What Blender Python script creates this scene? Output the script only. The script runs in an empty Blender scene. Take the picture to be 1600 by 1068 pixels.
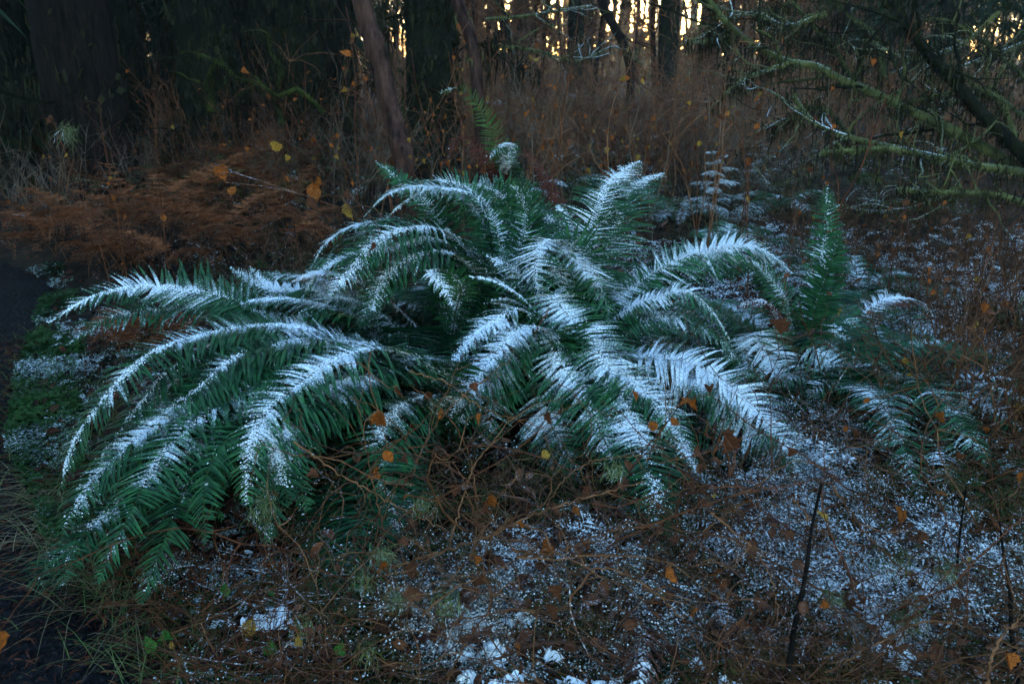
import bpy, math, random
import numpy as np
from mathutils import Vector

random.seed(7)
rng = np.random.default_rng(7)
scene = bpy.context.scene
col = scene.collection
R = math.radians

# ------------------------------------------------------------------ camera
CAM_H = 1.5
PITCH = R(20.0)
FPX = 1244.0                      # focal length in photo pixels (1600 wide)
cam_data = bpy.data.cameras.new('camera')
cam_data.lens = 36.0 * FPX / 1600.0
cam_data.sensor_width = 36.0
cam_data.clip_start = 0.05
cam_data.clip_end = 600.0
cam_data.dof.use_dof = True
cam_data.dof.focus_distance = 2.75
cam_data.dof.aperture_fstop = 4.5
cam = bpy.data.objects.new('camera', cam_data)
col.objects.link(cam)
cam.location = (0, 0, CAM_H)
cam.rotation_euler = (R(90) - PITCH, 0, 0)
scene.camera = cam

# ------------------------------------------------------------------ world, sun, exposure
SUN_EL, SUN_AZ = R(7.0), R(8.0)   # low sun far behind the trees, a little right of straight ahead
world = bpy.data.worlds.new('World')
scene.world = world
world.use_nodes = True
wn = world.node_tree
for n in list(wn.nodes):
    wn.nodes.remove(n)
sky = wn.nodes.new('ShaderNodeTexSky')
sky.sky_type = 'NISHITA'
sky.sun_disc = False
sky.sun_elevation = SUN_EL
sky.sun_rotation = SUN_AZ
sky.air_density = 1.2
sky.dust_density = 0.7
sky.ozone_density = 2.9
bg = wn.nodes.new('ShaderNodeBackground')
bg.inputs['Strength'].default_value = 0.15
wo = wn.nodes.new('ShaderNodeOutputWorld')
wn.links.new(sky.outputs[0], bg.inputs[0])
wn.links.new(bg.outputs[0], wo.inputs[0])

sd = bpy.data.lights.new('sun', 'SUN')
sd.energy = 0.9
sd.angle = R(10)
sd.color = (1.0, 0.78, 0.55)
so = bpy.data.objects.new('sun', sd)
col.objects.link(so)
sdir = Vector((math.sin(SUN_AZ) * math.cos(SUN_EL), math.cos(SUN_AZ) * math.cos(SUN_EL), math.sin(SUN_EL)))
so.rotation_euler = sdir.to_track_quat('Z', 'Y').to_euler()
so.location = (0, 0, 30)

scene.view_settings.view_transform = 'Standard'
scene.view_settings.look = 'None'
scene.view_settings.gamma = 1.0
scene.view_settings.use_curve_mapping = False
scene.view_settings.exposure = 3.5

# ------------------------------------------------------------------ maths helpers
def P(px, py, Y):
    """point of the world seen at photo pixel (px,py), Y metres in front of the camera"""
    u = (px - 800.0) / FPX
    v = (534.0 - py) / FPX
    c, s = math.cos(PITCH), math.sin(PITCH)
    dy = c + v * s
    dz = -s + v * c
    k = Y / dy
    return np.array([u * k, Y, CAM_H + dz * k])

_nk = rng.normal(size=(10, 3)); _np = rng.uniform(0, 6.28, 10)
def noise(p, sc):
    """smooth pseudo noise, about -1..1"""
    p = np.asarray(p, float) * sc
    v = np.zeros(p.shape[:-1])
    for i in range(10):
        v += np.sin(p @ (_nk[i] * (1 + .25 * i)) + _np[i] * 3) / (1 + .18 * i)
    return v / 3.0

EDGE_Y = np.array([-2, 1.0, 1.6, 2.1, 2.8, 3.53, 4.4, 5.3, 6.2, 7.2, 9.0, 14.])
EDGE_X = np.array([-.2, -.62, -.98, -1.42, -1.98, -2.38, -2.78, -3.2, -4.3, -7.0, -14, -30.])
def edge(y):
    return np.interp(y, EDGE_Y, EDGE_X)
def sm(a, b, x):
    t = np.clip((x - a) / (b - a), 0, 1)
    return t * t * (3 - 2 * t)
def H(x, y):
    x = np.asarray(x, float); y = np.asarray(y, float)
    q = np.stack([x, y, np.zeros_like(x)], -1)
    off = sm(0.0, 0.8, x - edge(y))
    far = sm(8, 30, y)
    h = off * (0.05 + .035 * noise(q, 1.3) + .02 * noise(q, 4.0)) + .006 * noise(q, 6.0)
    h = h + sm(2, 9, y) * off * .12 + far * .5 * noise(q, .12) * off
    return h
def h1(x, y):
    return float(H(np.array([x]), np.array([y]))[0])

def norm(a):
    return a / (np.linalg.norm(a, axis=-1, keepdims=True) + 1e-9)

def spline(pts, n=60):
    """Catmull-Rom resampled evenly by length"""
    p = np.asarray(pts, float)
    p = np.vstack([2 * p[0] - p[1], p, 2 * p[-1] - p[-2]])
    out = []
    for i in range(1, len(p) - 2):
        t = np.linspace(0, 1, 16, endpoint=False)[:, None]
        a, b, c, d = p[i - 1], p[i], p[i + 1], p[i + 2]
        out.append(.5 * ((2 * b) + (-a + c) * t + (2 * a - 5 * b + 4 * c - d) * t ** 2 + (-a + 3 * b - 3 * c + d) * t ** 3))
    out.append(p[-2][None])
    q = np.vstack(out)
    s = np.concatenate([[0], np.cumsum(np.linalg.norm(np.diff(q, axis=0), axis=1))])
    t = np.linspace(0, s[-1], n)
    return np.stack([np.interp(t, s, q[:, k]) for k in range(3)], -1), s[-1]

# ------------------------------------------------------------------ mesh buffer
class Buf:
    def __init__(s):
        s.v = []; s.q = []; s.t = []; s.a = []; s.n = 0
    def add(s, v, q=None, t=None, a=None):
        v = np.asarray(v, float).reshape(-1, 3)
        if q is not None and len(q): s.q.append(np.asarray(q, int).reshape(-1, 4) + s.n)
        if t is not None and len(t): s.t.append(np.asarray(t, int).reshape(-1, 3) + s.n)
        if a is None: a = np.zeros(len(v))
        s.a.append(np.broadcast_to(np.asarray(a, float).ravel(), (len(v),)) if np.size(a) > 1 else np.full(len(v), float(np.asarray(a).ravel()[0])))
        s.v.append(v); s.n += len(v)
    def mesh(s, name, mat, origin=(0, 0, 0), smooth=False):
        v = np.vstack(s.v) - np.asarray(origin)
        q = np.vstack(s.q) if s.q else np.zeros((0, 4), int)
        t = np.vstack(s.t) if s.t else np.zeros((0, 3), int)
        m = bpy.data.meshes.new(name)
        m.vertices.add(len(v)); m.vertices.foreach_set('co', v.astype(np.float32).ravel())
        li = np.concatenate([q.ravel(), t.ravel()]).astype(np.int32)
        m.loops.add(len(li)); m.loops.foreach_set('vertex_index', li)
        m.polygons.add(len(q) + len(t))
        st = np.concatenate([np.arange(len(q)) * 4, len(q) * 4 + np.arange(len(t)) * 3]).astype(np.int32)
        m.polygons.foreach_set('loop_start', st)
        m.polygons.foreach_set('use_smooth', np.full(len(st), smooth))
        at = m.attributes.new('snow', 'FLOAT', 'POINT')
        at.data.foreach_set('value', np.concatenate(s.a).astype(np.float32))
        m.update(calc_edges=True)
        m.materials.append(mat)
        return m
    def obj(s, name, mat, parent=None, smooth=False, origin=None):
        if not s.v: return None
        o0 = np.asarray(parent_origin(parent)) if origin is None else np.asarray(origin)
        m = s.mesh(name, mat, o0, smooth)
        o = bpy.data.objects.new(name, m); col.objects.link(o)
        if parent is not None:
            o.parent = parent
            if origin is not None:
                o.location = Vector(o0 - parent_origin(parent))
        else:
            o.location = Vector(o0)
        return o

def parent_origin(o):
    p = np.zeros(3)
    while o is not None:
        p = p + np.array(o.location[:]); o = o.parent
    return p

def thing(name, loc, label, cat, group=None):
    o = bpy.data.objects.new(name, None); o.empty_display_size = .1
    col.objects.link(o); o.location = Vector(loc)
    o['label'] = label; o['category'] = cat
    if group: o['group'] = group
    return o
def tag(o, label, cat, group=None):
    o['label'] = label; o['category'] = cat
    if group: o['group'] = group
    return o
def stuff(o, label=None):
    o['kind'] = 'stuff'
    if label: o['label'] = label; 
    return o
MARKS = [(40, 'the far left trunk'), (140, 'the big furrowed trunk'), (290, 'the mossy boughs'), (430, 'the branch with yellow leaves'), (600, 'the leaning trunk'),
         (675, 'the thick mossy trunk'), (750, 'the twisted slim trunk'), (862, 'the tall straight cane'), (960, 'the forked dark trunk'), (1110, 'the larger conifer sapling'),
         (1230, 'the crook of the mossy fallen trunk'), (1370, 'the forked leaning cane'), (1480, 'the thick dark mossy limb'), (1590, 'the mossy log at the right edge')]
SMARKS = [(1130, 'the lowest frond tip'), (1255, 'the broken stick'), (1405, 'the russet leaf'), (1495, 'the dark forked stem'), (1575, 'the thick corner stem')]
FMARKS = [(420, 'the hanging left frond tips'), (570, 'the large lichen tuft'), (640, 'the dark brown leaf'), (740, 'the folded brown leaf'), (850, 'the thick bramble stem'), (980, 'the dead dark fern'), (1075, 'the lowest green frond tip')]
def beside(px, marks=MARKS):
    m = min(marks, key=lambda q: abs(q[0] - px)); d = px - m[0]
    return ('in line with ' if abs(d) < 18 else 'just left of ' if d < -0 and d > -45 else 'just right of ' if 0 < d < 45 else 'left of ' if d < 0 else 'right of ') + m[1]
def pxof(p):
    c, s = math.cos(PITCH), math.sin(PITCH); dep = p[1] * c - (p[2] - CAM_H) * s
    return 800 + FPX * p[0] / dep
def struct(o, label=None):
    o['kind'] = 'structure'
    if label: o['label'] = label
    return o
def copy_tree(o, parent=None):
    c = o.copy(); col.objects.link(c); c.parent = parent
    for ch in o.children: copy_tree(ch, c)
    return c

# ------------------------------------------------------------------ shape makers
def tubes(B, pts, r0, r1, sides=3, a=0.0, power=1.0, lump=0.0):
    """pts (m,k,3): m crooked tubes of k points each"""
    pts = np.asarray(pts, float)
    if pts.ndim == 2: pts = pts[None]
    m, k, _ = pts.shape
    T = norm(np.gradient(pts, axis=1))
    ref = np.zeros_like(T); ref[..., 0] = .31; ref[..., 1] = .87; ref[..., 2] = .12
    U = norm(np.cross(T, ref)); V = np.cross(T, U)
    s = np.linspace(0, 1, k) ** power
    rad = np.asarray(r0, float).reshape(-1, 1) * (1 - s) + np.asarray(r1, float).reshape(-1, 1) * s
    if lump: rad = rad * (1 + lump * rng.normal(size=(m, k)))
    an = np.arange(sides) * 2 * math.pi / sides
    ring = pts[:, :, None] + rad[:, :, None, None] * (np.cos(an)[None, None, :, None] * U[:, :, None] + np.sin(an)[None, None, :, None] * V[:, :, None])
    idx = np.arange(m * k * sides).reshape(m, k, sides)
    nx = np.roll(idx, -1, axis=2)
    q = np.stack([idx[:, :-1], nx[:, :-1], nx[:, 1:], idx[:, 1:]], -1)
    B.add(ring, q=q, a=np.asarray(a, float) if np.size(a) > 1 else a)

def walk(start, d, L, k=8, jit=.25, grav=0.0, seedrng=None):
    """m crooked polylines: start (m,3), d (m,3), L (m)"""
    g = seedrng or rng
    start = np.atleast_2d(start); d = norm(np.atleast_2d(d)); m = len(start)
    L = np.broadcast_to(np.asarray(L, float), (m,))
    out = [start]; cur = start.copy(); dd = d.copy()
    for i in range(k - 1):
        dd = norm(dd + g.normal(size=(m, 3)) * jit + np.array([0, 0, -grav]))
        cur = cur + dd * (L / (k - 1))[:, None]
        out.append(cur)
    return np.stack(out, 1)

OCT_V = np.array([[1, 0, 0], [-1, 0, 0], [0, 1, 0], [0, -1, 0], [0, 0, 1], [0, 0, -1]], float)
OCT_T = np.array([[0, 2, 4], [2, 1, 4], [1, 3, 4], [3, 0, 4]])
OCT_V = OCT_V[:5]; OCT_V[:4, 2] = -.5
def grains(B, pos, r, flat=.7, a=0.0):
    pos = np.asarray(pos, float); m = len(pos)
    if not m: return
    r = np.broadcast_to(np.asarray(r, float), (m,))
    v = OCT_V[None] * (r[:, None, None] * rng.uniform(.6, 1.35, (m, 5, 1))) * np.array([1, 1, flat])
    th = rng.uniform(0, 6.28, m); c, s = np.cos(th)[:, None], np.sin(th)[:, None]
    v = np.stack([v[..., 0] * c - v[..., 1] * s, v[..., 0] * s + v[..., 1] * c, v[..., 2] + v[..., 0] * rng.uniform(-.4, .4, (m, 1))], -1) + pos[:, None]
    t = OCT_T[None] + (np.arange(m) * 5)[:, None, None]
    B.add(v, t=t, a=a)

def leaflets(B, G, curve, Rv, Wf, s0=.1, s1=1.0, spacing=.012, hw=.0055, ang=(.05, .6), droop=.25, tilt=.25,
             twist=0.0, snow=0.5, K=6, prof='sword', jit=.06, grain=0, curl=0.0, miss=0.0, spread=1.0):
    """pairs of leaflets along a curve (n,3). Rv: horizontal vector the frond runs along."""
    n = len(curve)
    seg = np.linalg.norm(np.diff(curve, axis=0), axis=1).sum()
    T = norm(np.gradient(curve, axis=0))
    B0 = norm(np.cross(Rv, [0, 0, 1.0]))
    Bv = norm(B0[None] - (T @ B0)[:, None] * T)
    N = np.cross(Bv, T)
    if abs(twist) > 0:
        tw = twist * np.linspace(.2, 1, n)[:, None]
        Bv, N = Bv * np.cos(tw) + N * np.sin(tw), N * np.cos(tw) - Bv * np.sin(tw)
    cnt = max(4, int(seg * (s1 - s0) / spacing))
    s = np.linspace(s0, s1 - .004, cnt)
    s = np.repeat(s, 2); side = np.tile([1.0, -1.0], cnt)
    s = np.clip(s + rng.normal(size=len(s)) * .12 * spacing / seg + side * .25 * spacing / seg, 0, 1)
    keep = rng.random(len(s)) >= miss
    s, side = s[keep], side[keep]
    m = len(s)
    f = s * (n - 1)
    def at(A): return np.stack([np.interp(f, np.arange(n), A[:, k]) for k in range(3)], -1)
    p, t, b, nn = at(curve), norm(at(T)), norm(at(Bv)), norm(at(N))
    L = Wf(s) * (1 + rng.normal(size=m) * jit)
    # slow random variation of leaflet attitude along the frond
    ph = rng.uniform(0, 6.28, 4)
    wob = .5 * np.sin(s * 17 + ph[0] + side * ph[1]) + .5 * np.sin(s * 41 + ph[2] + side)
    al = ang[0] + (ang[1] - ang[0]) * s ** 1.5 + rng.normal(size=m) * jit * 1.3 + .05 * wob
    dirv = b * side[:, None] * np.cos(al)[:, None] * spread + t * np.sin(al)[:, None]
    dirv = norm(dirv + nn * (.12 + .10 * wob + rng.normal(size=m) * .06)[:, None])
    wd = norm(t - (t * dirv).sum(-1, keepdims=True) * dirv)
    nl = np.cross(wd, dirv) * side[:, None] * -1
    nl = np.where((nl * nn).sum(-1, keepdims=True) < 0, -nl, nl)
    ti = tilt + rng.normal(size=m) * .13 + .15 * wob
    ct, st = np.cos(ti)[:, None], np.sin(ti)[:, None]
    wd, nl = wd * ct + nl * st, nl * ct - wd * st
    x = np.linspace(0, 1, K)
    if prof == 'sword':
        x = np.array([0, .10, .4, .75, 1.0]) if K == 5 else x
        h = np.interp(x, [0, .06, .16, .35, .7, .9, 1], [.55, 1.25, 1.0, .95, .68, .33, .02])
    elif prof == 'needle':
        h = np.interp(x, [0, .2, .8, 1], [.6, 1, .9, .1])
    else:
        h = np.interp(x, [0, .3, .7, 1], [.4, 1, .8, .05])
    Lx = L[:, None] * x[None]
    dr = droop * (1 + .5 * wob) + rng.normal(size=m) * .06
    cen = p[:, None] + dirv[:, None] * (Lx * (1 - .18 * np.abs(dr)[:, None] * x[None] ** 2))[..., None]
    cen = cen + t[:, None] * (.07 * Lx * x[None])[..., None]
    fall = .45 * np.array([0, 0, 1.0])[None] + .55 * nn
    cen = cen - fall[:, None] * (dr[:, None] * Lx * x[None] ** 1.4)[..., None]
    if curl: cen = cen + nl[:, None] * (curl * Lx * x[None] ** 2)[..., None]
    hwv = hw * np.clip(L / (Wf(np.array([.4]))[0] + 1e-6), .35, 1.2) ** .75
    wv = (hwv[:, None] * h[None])[..., None]
    fold = .45
    left = cen + wd[:, None] * wv + nl[:, None] * wv * fold
    right = cen - wd[:, None] * wv + nl[:, None] * wv * fold * .6
    v = np.stack([left, cen, right], 2)             # m,K,3,3
    idx = np.arange(m * K * 3).reshape(m, K, 3)
    q = np.stack([idx[:, :-1, :-1], idx[:, 1:, :-1], idx[:, 1:, 1:], idx[:, :-1, 1:]], -1)
    sn = snow(s) if callable(snow) else np.full(m, float(snow))
    patch = noise(cen, 16.0) * .38 + noise(cen, 5.5) * .26 + rng.normal(size=(m, 1)) * .10
    av = sn[:, None] * (1.12 - .92 * x[None] ** 1.1) + patch * (sn[:, None] > .02)
    av = av * np.clip(nn[:, 2:3] * 1.5 + .55, .0, 1)
    B.add(v, q=q, a=np.repeat(av[..., None], 3, axis=2))
    if grain and G is not None:
        g = int(m * grain)
        ii = rng.integers(0, m, g); xx = rng.random(g) ** 1.35; ww = rng.uniform(-1, 1, g)
        kk = np.minimum((xx * (K - 1)).astype(int), K - 2); fr = np.clip((xx - x[kk]) / (x[kk + 1] - x[kk]), 0, 1)
        c = cen[ii, kk] * (1 - fr)[:, None] + cen[ii, kk + 1] * fr[:, None]
        hh = wv[ii, kk, 0]
        a_ = av[ii, kk] * (1 - fr) + av[ii, kk + 1] * fr
        pos = c + wd[ii] * (ww * hh)[:, None]
        ok = rng.random(g) < np.clip((a_ - .30) * 2.0, 0, 1)
        pos = pos[ok]; r = rng.uniform(.0008, .0021, len(pos)) * (1 + 1.0 * np.clip(a_[ok] - .5, 0, .7))
        pos[:, 2] += r * .6
        grains(G, pos, r, .75)

# ------------------------------------------------------------------ materials
def mat(name, c1, c2, scale=20, rough=.7, snow=None, snow_gain=1.0, trans=0.0, bump=0.0, tcol=None, c3=None, sscale=1.0, spec=.06, stretch=None, det=3):
    """c1/c2 mottled by noise; snow: None, 'attr' (per-vertex amount) or a number (lies on upward faces)"""
    m = bpy.data.materials.new(name); m.use_nodes = True
    nt = m.node_tree; nd = nt.nodes; lk = nt.links
    for n in list(nd): nd.remove(n)
    out = nd.new('ShaderNodeOutputMaterial')
    pr = nd.new('ShaderNodeBsdfPrincipled')
    pr.inputs['Roughness'].default_value = rough
    pr.inputs['Specular IOR Level'].default_value = spec
    tc = nd.new('ShaderNodeTexCoord')
    vec = tc.outputs['Object']
    if stretch:
        mp = nd.new('ShaderNodeMapping'); mp.inputs['Scale'].default_value = stretch
        lk.new(vec, mp.inputs[0]); vec = mp.outputs[0]
    nz = nd.new('ShaderNodeTexNoise'); nz.inputs['Scale'].default_value = scale; nz.inputs['Detail'].default_value = det; nz.inputs['Roughness'].default_value = .5 if det < 5 else .72
    lk.new(vec, nz.inputs['Vector'])
    cr = nd.new('ShaderNodeValToRGB')
    cr.color_ramp.elements[0].position = .38; cr.color_ramp.elements[0].color = (*c1, 1)
    cr.color_ramp.elements[1].position = .62; cr.color_ramp.elements[1].color = (*c2, 1)
    if c3:
        e = cr.color_ramp.elements.new(.78); e.color = (*c3, 1)
    lk.new(nz.outputs[0], cr.inputs[0])
    colour = cr.outputs[0]
    oi = nd.new('ShaderNodeObjectInfo')
    hs = nd.new('ShaderNodeHueSaturation')
    mr = nd.new('ShaderNodeMapRange'); mr.inputs[3].default_value = .75; mr.inputs[4].default_value = 1.3
    lk.new(oi.outputs['Random'], mr.inputs[0]); lk.new(mr.outputs[0], hs.inputs['Value'])
    lk.new(colour, hs.inputs['Color']); colour = hs.outputs[0]
    shader = pr.outputs[0]
    lk.new(colour, pr.inputs['Base Color'])
    if bump:
        bp = nd.new('ShaderNodeBump'); bp.inputs['Strength'].default_value = bump; bp.inputs['Distance'].default_value = .03
        lk.new(nz.outputs[0], bp.inputs['Height']); lk.new(bp.outputs[0], pr.inputs['Normal'])
    if trans:
        tr = nd.new('ShaderNodeBsdfTranslucent')
        if tcol: tr.inputs['Color'].default_value = (*tcol, 1)
        else: lk.new(colour, tr.inputs['Color'])
        mx = nd.new('ShaderNodeMixShader'); mx.inputs[0].default_value = trans
        lk.new(shader, mx.inputs[1]); lk.new(tr.outputs[0], mx.inputs[2]); shader = mx.outputs[0]
    if snow is not None:
        geo = nd.new('ShaderNodeNewGeometry'); sx = nd.new('ShaderNodeSeparateXYZ')
        if snow == 'attr':
            lk.new(geo.outputs['True Normal'], sx.inputs[0])
            ab = nd.new('ShaderNodeMath'); ab.operation = 'ABSOLUTE'; lk.new(sx.outputs[2], ab.inputs[0])
            up = nd.new('ShaderNodeMapRange'); up.inputs[1].default_value = .05; up.inputs[2].default_value = .6
            lk.new(ab.outputs[0], up.inputs[0])
            at = nd.new('ShaderNodeAttribute'); at.attribute_name = 'snow'
            mu = nd.new('ShaderNodeMath'); mu.operation = 'MULTIPLY'
            lk.new(at.outputs['Fac'], mu.inputs[0]); lk.new(up.outputs[0], mu.inputs[1]); amt = mu.outputs[0]
        else:
            lk.new(geo.outputs['Normal'], sx.inputs[0])
            up = nd.new('ShaderNodeMapRange'); up.inputs[1].default_value = -.05; up.inputs[2].default_value = .8
            up.inputs[4].default_value = snow
            lk.new(sx.outputs[2], up.inputs[0])
            big = nd.new('ShaderNodeTexNoise'); big.inputs['Scale'].default_value = 3.0 * sscale; big.inputs['Detail'].default_value = 2
            lk.new(tc.outputs['Object'], big.inputs['Vector'])
            bm = nd.new('ShaderNodeMapRange'); bm.inputs[1].default_value = .38; bm.inputs[2].default_value = .62
            bm.inputs[3].default_value = .25; bm.inputs[4].default_value = 1.4
            lk.new(big.outputs[0], bm.inputs[0])
            mu = nd.new('ShaderNodeMath'); mu.operation = 'MULTIPLY'
            lk.new(bm.outputs[0], mu.inputs[0]); lk.new(up.outputs[0], mu.inputs[1]); amt = mu.outputs[0]
        n1 = nd.new('ShaderNodeTexNoise'); n1.inputs['Scale'].default_value = 170 * sscale; n1.inputs['Detail'].default_value = 5; n1.inputs['Roughness'].default_value = .85
        lk.new(tc.outputs['Object'], n1.inputs['Vector'])
        th = nd.new('ShaderNodeMapRange')        # threshold falls as the amount grows
        th.inputs[1].default_value = 0; th.inputs[2].default_value = 1
        th.inputs[3].default_value = .72; th.inputs[4].default_value = .40
        lk.new(amt, th.inputs[0])
        sb = nd.new('ShaderNodeMath'); sb.operation = 'SUBTRACT'
        lk.new(n1.outputs[0], sb.inputs[0]); lk.new(th.outputs[0], sb.inputs[1])
        ml = nd.new('ShaderNodeMath'); ml.operation = 'MULTIPLY'; ml.use_clamp = True; ml.inputs[1].default_value = 9 * snow_gain
        lk.new(sb.outputs[0], ml.inputs[0])
        sp = nd.new('ShaderNodeBsdfPrincipled')
        sp.inputs['Base Color'].default_value = (.80, .84, .88, 1); sp.inputs['Roughness'].default_value = .8
        sp.inputs['Specular IOR Level'].default_value = .3
        mx = nd.new('ShaderNodeMixShader')
        lk.new(ml.outputs[0], mx.inputs[0]); lk.new(shader, mx.inputs[1]); lk.new(sp.outputs[0], mx.inputs[2])
        shader = mx.outputs[0]
    lk.new(shader, out.inputs[0])
    return m

M = {}
M['frond'] = mat('fern_green', (.008, .042, .016), (.022, .095, .030), 26, .42, 'attr', trans=.12, spec=.16, c3=(.035, .12, .03))
M['frond_deep'] = mat('fern_deep_green', (.006, .032, .014), (.013, .065, .022), 26, .45, 'attr', trans=.1, spec=.14)
M['frond_light'] = mat('fern_light_green', (.04, .11, .022), (.09, .17, .035), 20, .45, 'attr', trans=.25)
M['frond_red'] = mat('fern_rust_red', (.06, .016, .012), (.12, .032, .022), 30, .7, 'attr', trans=.15)
M['frond_dead'] = mat('fern_dead_brown', (.035, .016, .012), (.09, .035, .022), 30, .85, 'attr', trans=.1)
M['frond_tinge'] = mat('fern_green_red_tinged', (.02, .08, .025), (.12, .045, .03), 9, .5, 'attr', trans=.15)
M['bracken'] = mat('bracken_copper', (.14, .045, .018), (.28, .10, .042), 14, .85, 'attr', trans=.2)
M['rachis'] = mat('fern_stem', (.05, .065, .02), (.09, .06, .025), 40, .6, .2, sscale=1)
M['rachis_dead'] = mat('fern_stem_dead', (.08, .04, .02), (.14, .07, .03), 40, .8, .3)
M['snow'] = mat('snow', (.80, .84, .88), (.84, .87, .90), 60, .75, spec=.3)
M['cane'] = mat('cane_bark', (.05, .018, .010), (.13, .045, .020), 30, .6, .1, stretch=(1, 1, .2))
M['bramble'] = mat('bramble_bark', (.09, .040, .018), (.22, .095, .042), 25, .55, .15, stretch=(1, 1, .3))
M['bramble_dark'] = mat('bramble_bark_dark', (.03, .015, .011), (.095, .045, .028), 25, .6, .5, sscale=.5)
M['twig_snow'] = mat('twig_snowy', (.05, .022, .012), (.14, .06, .028), 25, .7, .5, sscale=.45)
M['twig'] = mat('twig_brown', (.10, .044, .022), (.25, .11, .052), 5, .7, .25, sscale=.5)
M['twig_grey'] = mat('twig_grey', (.07, .05, .036), (.20, .14, .095), 5, .7, .5, sscale=.5)
M['bark'] = mat('bark_dark', (.003, .003, .0025), (.018, .013, .010), 22, .9, None, bump=1.0, stretch=(1, 1, .22), det=8)
M['bark_red'] = mat('bark_broken', (.012, .007, .006), (.10, .048, .034), 16, .85, None, bump=1.0, stretch=(1, 1, .2), det=8)
M['bark_moss'] = mat('bark_mossy', (.005, .006, .004), (.016, .021, .008), 14, .95, None, bump=1.0, stretch=(1, 1, .4), det=8, c3=(.045, .06, .016))
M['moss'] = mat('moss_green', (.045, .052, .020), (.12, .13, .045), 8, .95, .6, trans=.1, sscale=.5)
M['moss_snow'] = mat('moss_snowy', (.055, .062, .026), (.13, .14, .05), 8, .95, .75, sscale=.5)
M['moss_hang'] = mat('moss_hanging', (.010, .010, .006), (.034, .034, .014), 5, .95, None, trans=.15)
M['moss_vivid'] = mat('moss_bright', (.025, .038, .010), (.07, .09, .020), 9, .95, None, trans=.2)  # greener, more saturated moss colour
M['lichen'] = mat('lichen', (.07, .09, .035), (.15, .18, .075), 20, .9, .75, sscale=.5)
M['needle'] = mat('conifer_green', (.007, .020, .009), (.018, .042, .018), 3, .7, None, trans=.12)
M['needle_snow'] = mat('sapling_needles', (.02, .065, .040), (.045, .11, .065), 12, .7, 'attr', trans=.1)
M['leaf_orange'] = mat('leaf_orange', (.20, .055, .012), (.38, .11, .020), 9, .65, None, trans=.3)
M['leaf_yellow'] = mat('leaf_yellow', (.22, .11, .02), (.42, .24, .04), 9, .6, None, trans=.3)
M['leaf_brown'] = mat('leaf_brown', (.045, .017, .010), (.15, .055, .024), 22, .75, .4, trans=.15)
M['leaf_green'] = mat('leaf_green', (.03, .12, .02), (.08, .22, .04), 30, .5, .06, trans=.25)
M['cover'] = mat('ground_cover_green', (.008, .030, .007), (.030, .075, .018), 3, .6, .5, trans=.2, sscale=.6)
M['grass'] = mat('grass_blades', (.03, .09, .02), (.13, .15, .05), 4, .6, .1, trans=.2)
M['straw'] = mat('straw', (.16, .12, .06), (.26, .20, .11), 4, .7, .15)
M['litter'] = mat('litter_brown', (.014, .008, .007), (.07, .026, .016), 16, .85, .35, sscale=.4, c3=(.20, .085, .035))
M['spray'] = mat('low_moss_sprays', (.022, .040, .010), (.09, .06, .022), 5, .85, 'attr', sscale=.3)
M['soil'] = mat('soil', (.010, .008, .006), (.028, .018, .012), 9, .95, .12, bump=.8, sscale=.35)
M['path'] = mat('path_gravel', (.003, .003, .003), (.012, .011, .012), 38, .8, None, bump=.9)
M['pebble'] = mat('pebble_slate', (.005, .005, .006), (.028, .027, .031), 3, .6, None)
M['path_needles'] = mat('path_needles', (.05, .018, .012), (.13, .045, .025), 3, .8, None)

# ------------------------------------------------------------------ ground, path
xs = np.concatenate([-np.geomspace(90, 6, 20), np.arange(-5.6, 5.7, .14), np.geomspace(6, 90, 20)])
ys = np.concatenate([[-6, -4, -2, -.8], np.arange(0, 11, .14), np.geomspace(11.4, 300, 34)])
gx, gy = np.meshgrid(xs, ys)
e = gx - edge(gy)
gz = H(gx, gy) - .03 * (1 - sm(-.15, .05, e))
b = Buf()
nx_, ny_ = len(xs), len(ys)
ii = np.arange(nx_ * ny_).reshape(ny_, nx_)
b.add(np.stack([gx, gy, gz], -1), q=np.stack([ii[:-1, :-1], ii[:-1, 1:], ii[1:, 1:], ii[1:, :-1]], -1))
struct(b.obj('ground', M['soil'], smooth=True), 'dark forest soil under the undergrowth')

b = Buf()
pu = np.linspace(0, 1, 46) ** 1.4; pv = np.concatenate([np.arange(-2, 6.6, .08)])
pvv, puu = np.meshgrid(pv, pu, indexing='ij')
wob = .035 * noise(np.stack([pvv, puu * 0, puu * 0], -1), 7)
px_ = edge(pvv) + .05 + wob - puu * 3.6
pz = H(px_, pvv) + .004 - .02 * (puu < .01)
ii = np.arange(px_.size).reshape(px_.shape)
b.add(np.stack([px_, pvv, pz], -1), q=np.stack([ii[:-1, :-1], ii[:-1, 1:], ii[1:, 1:], ii[1:, :-1]], -1))
struct(b.obj('path', M['path'], smooth=True), 'dark gravel footpath along the left side')

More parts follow.
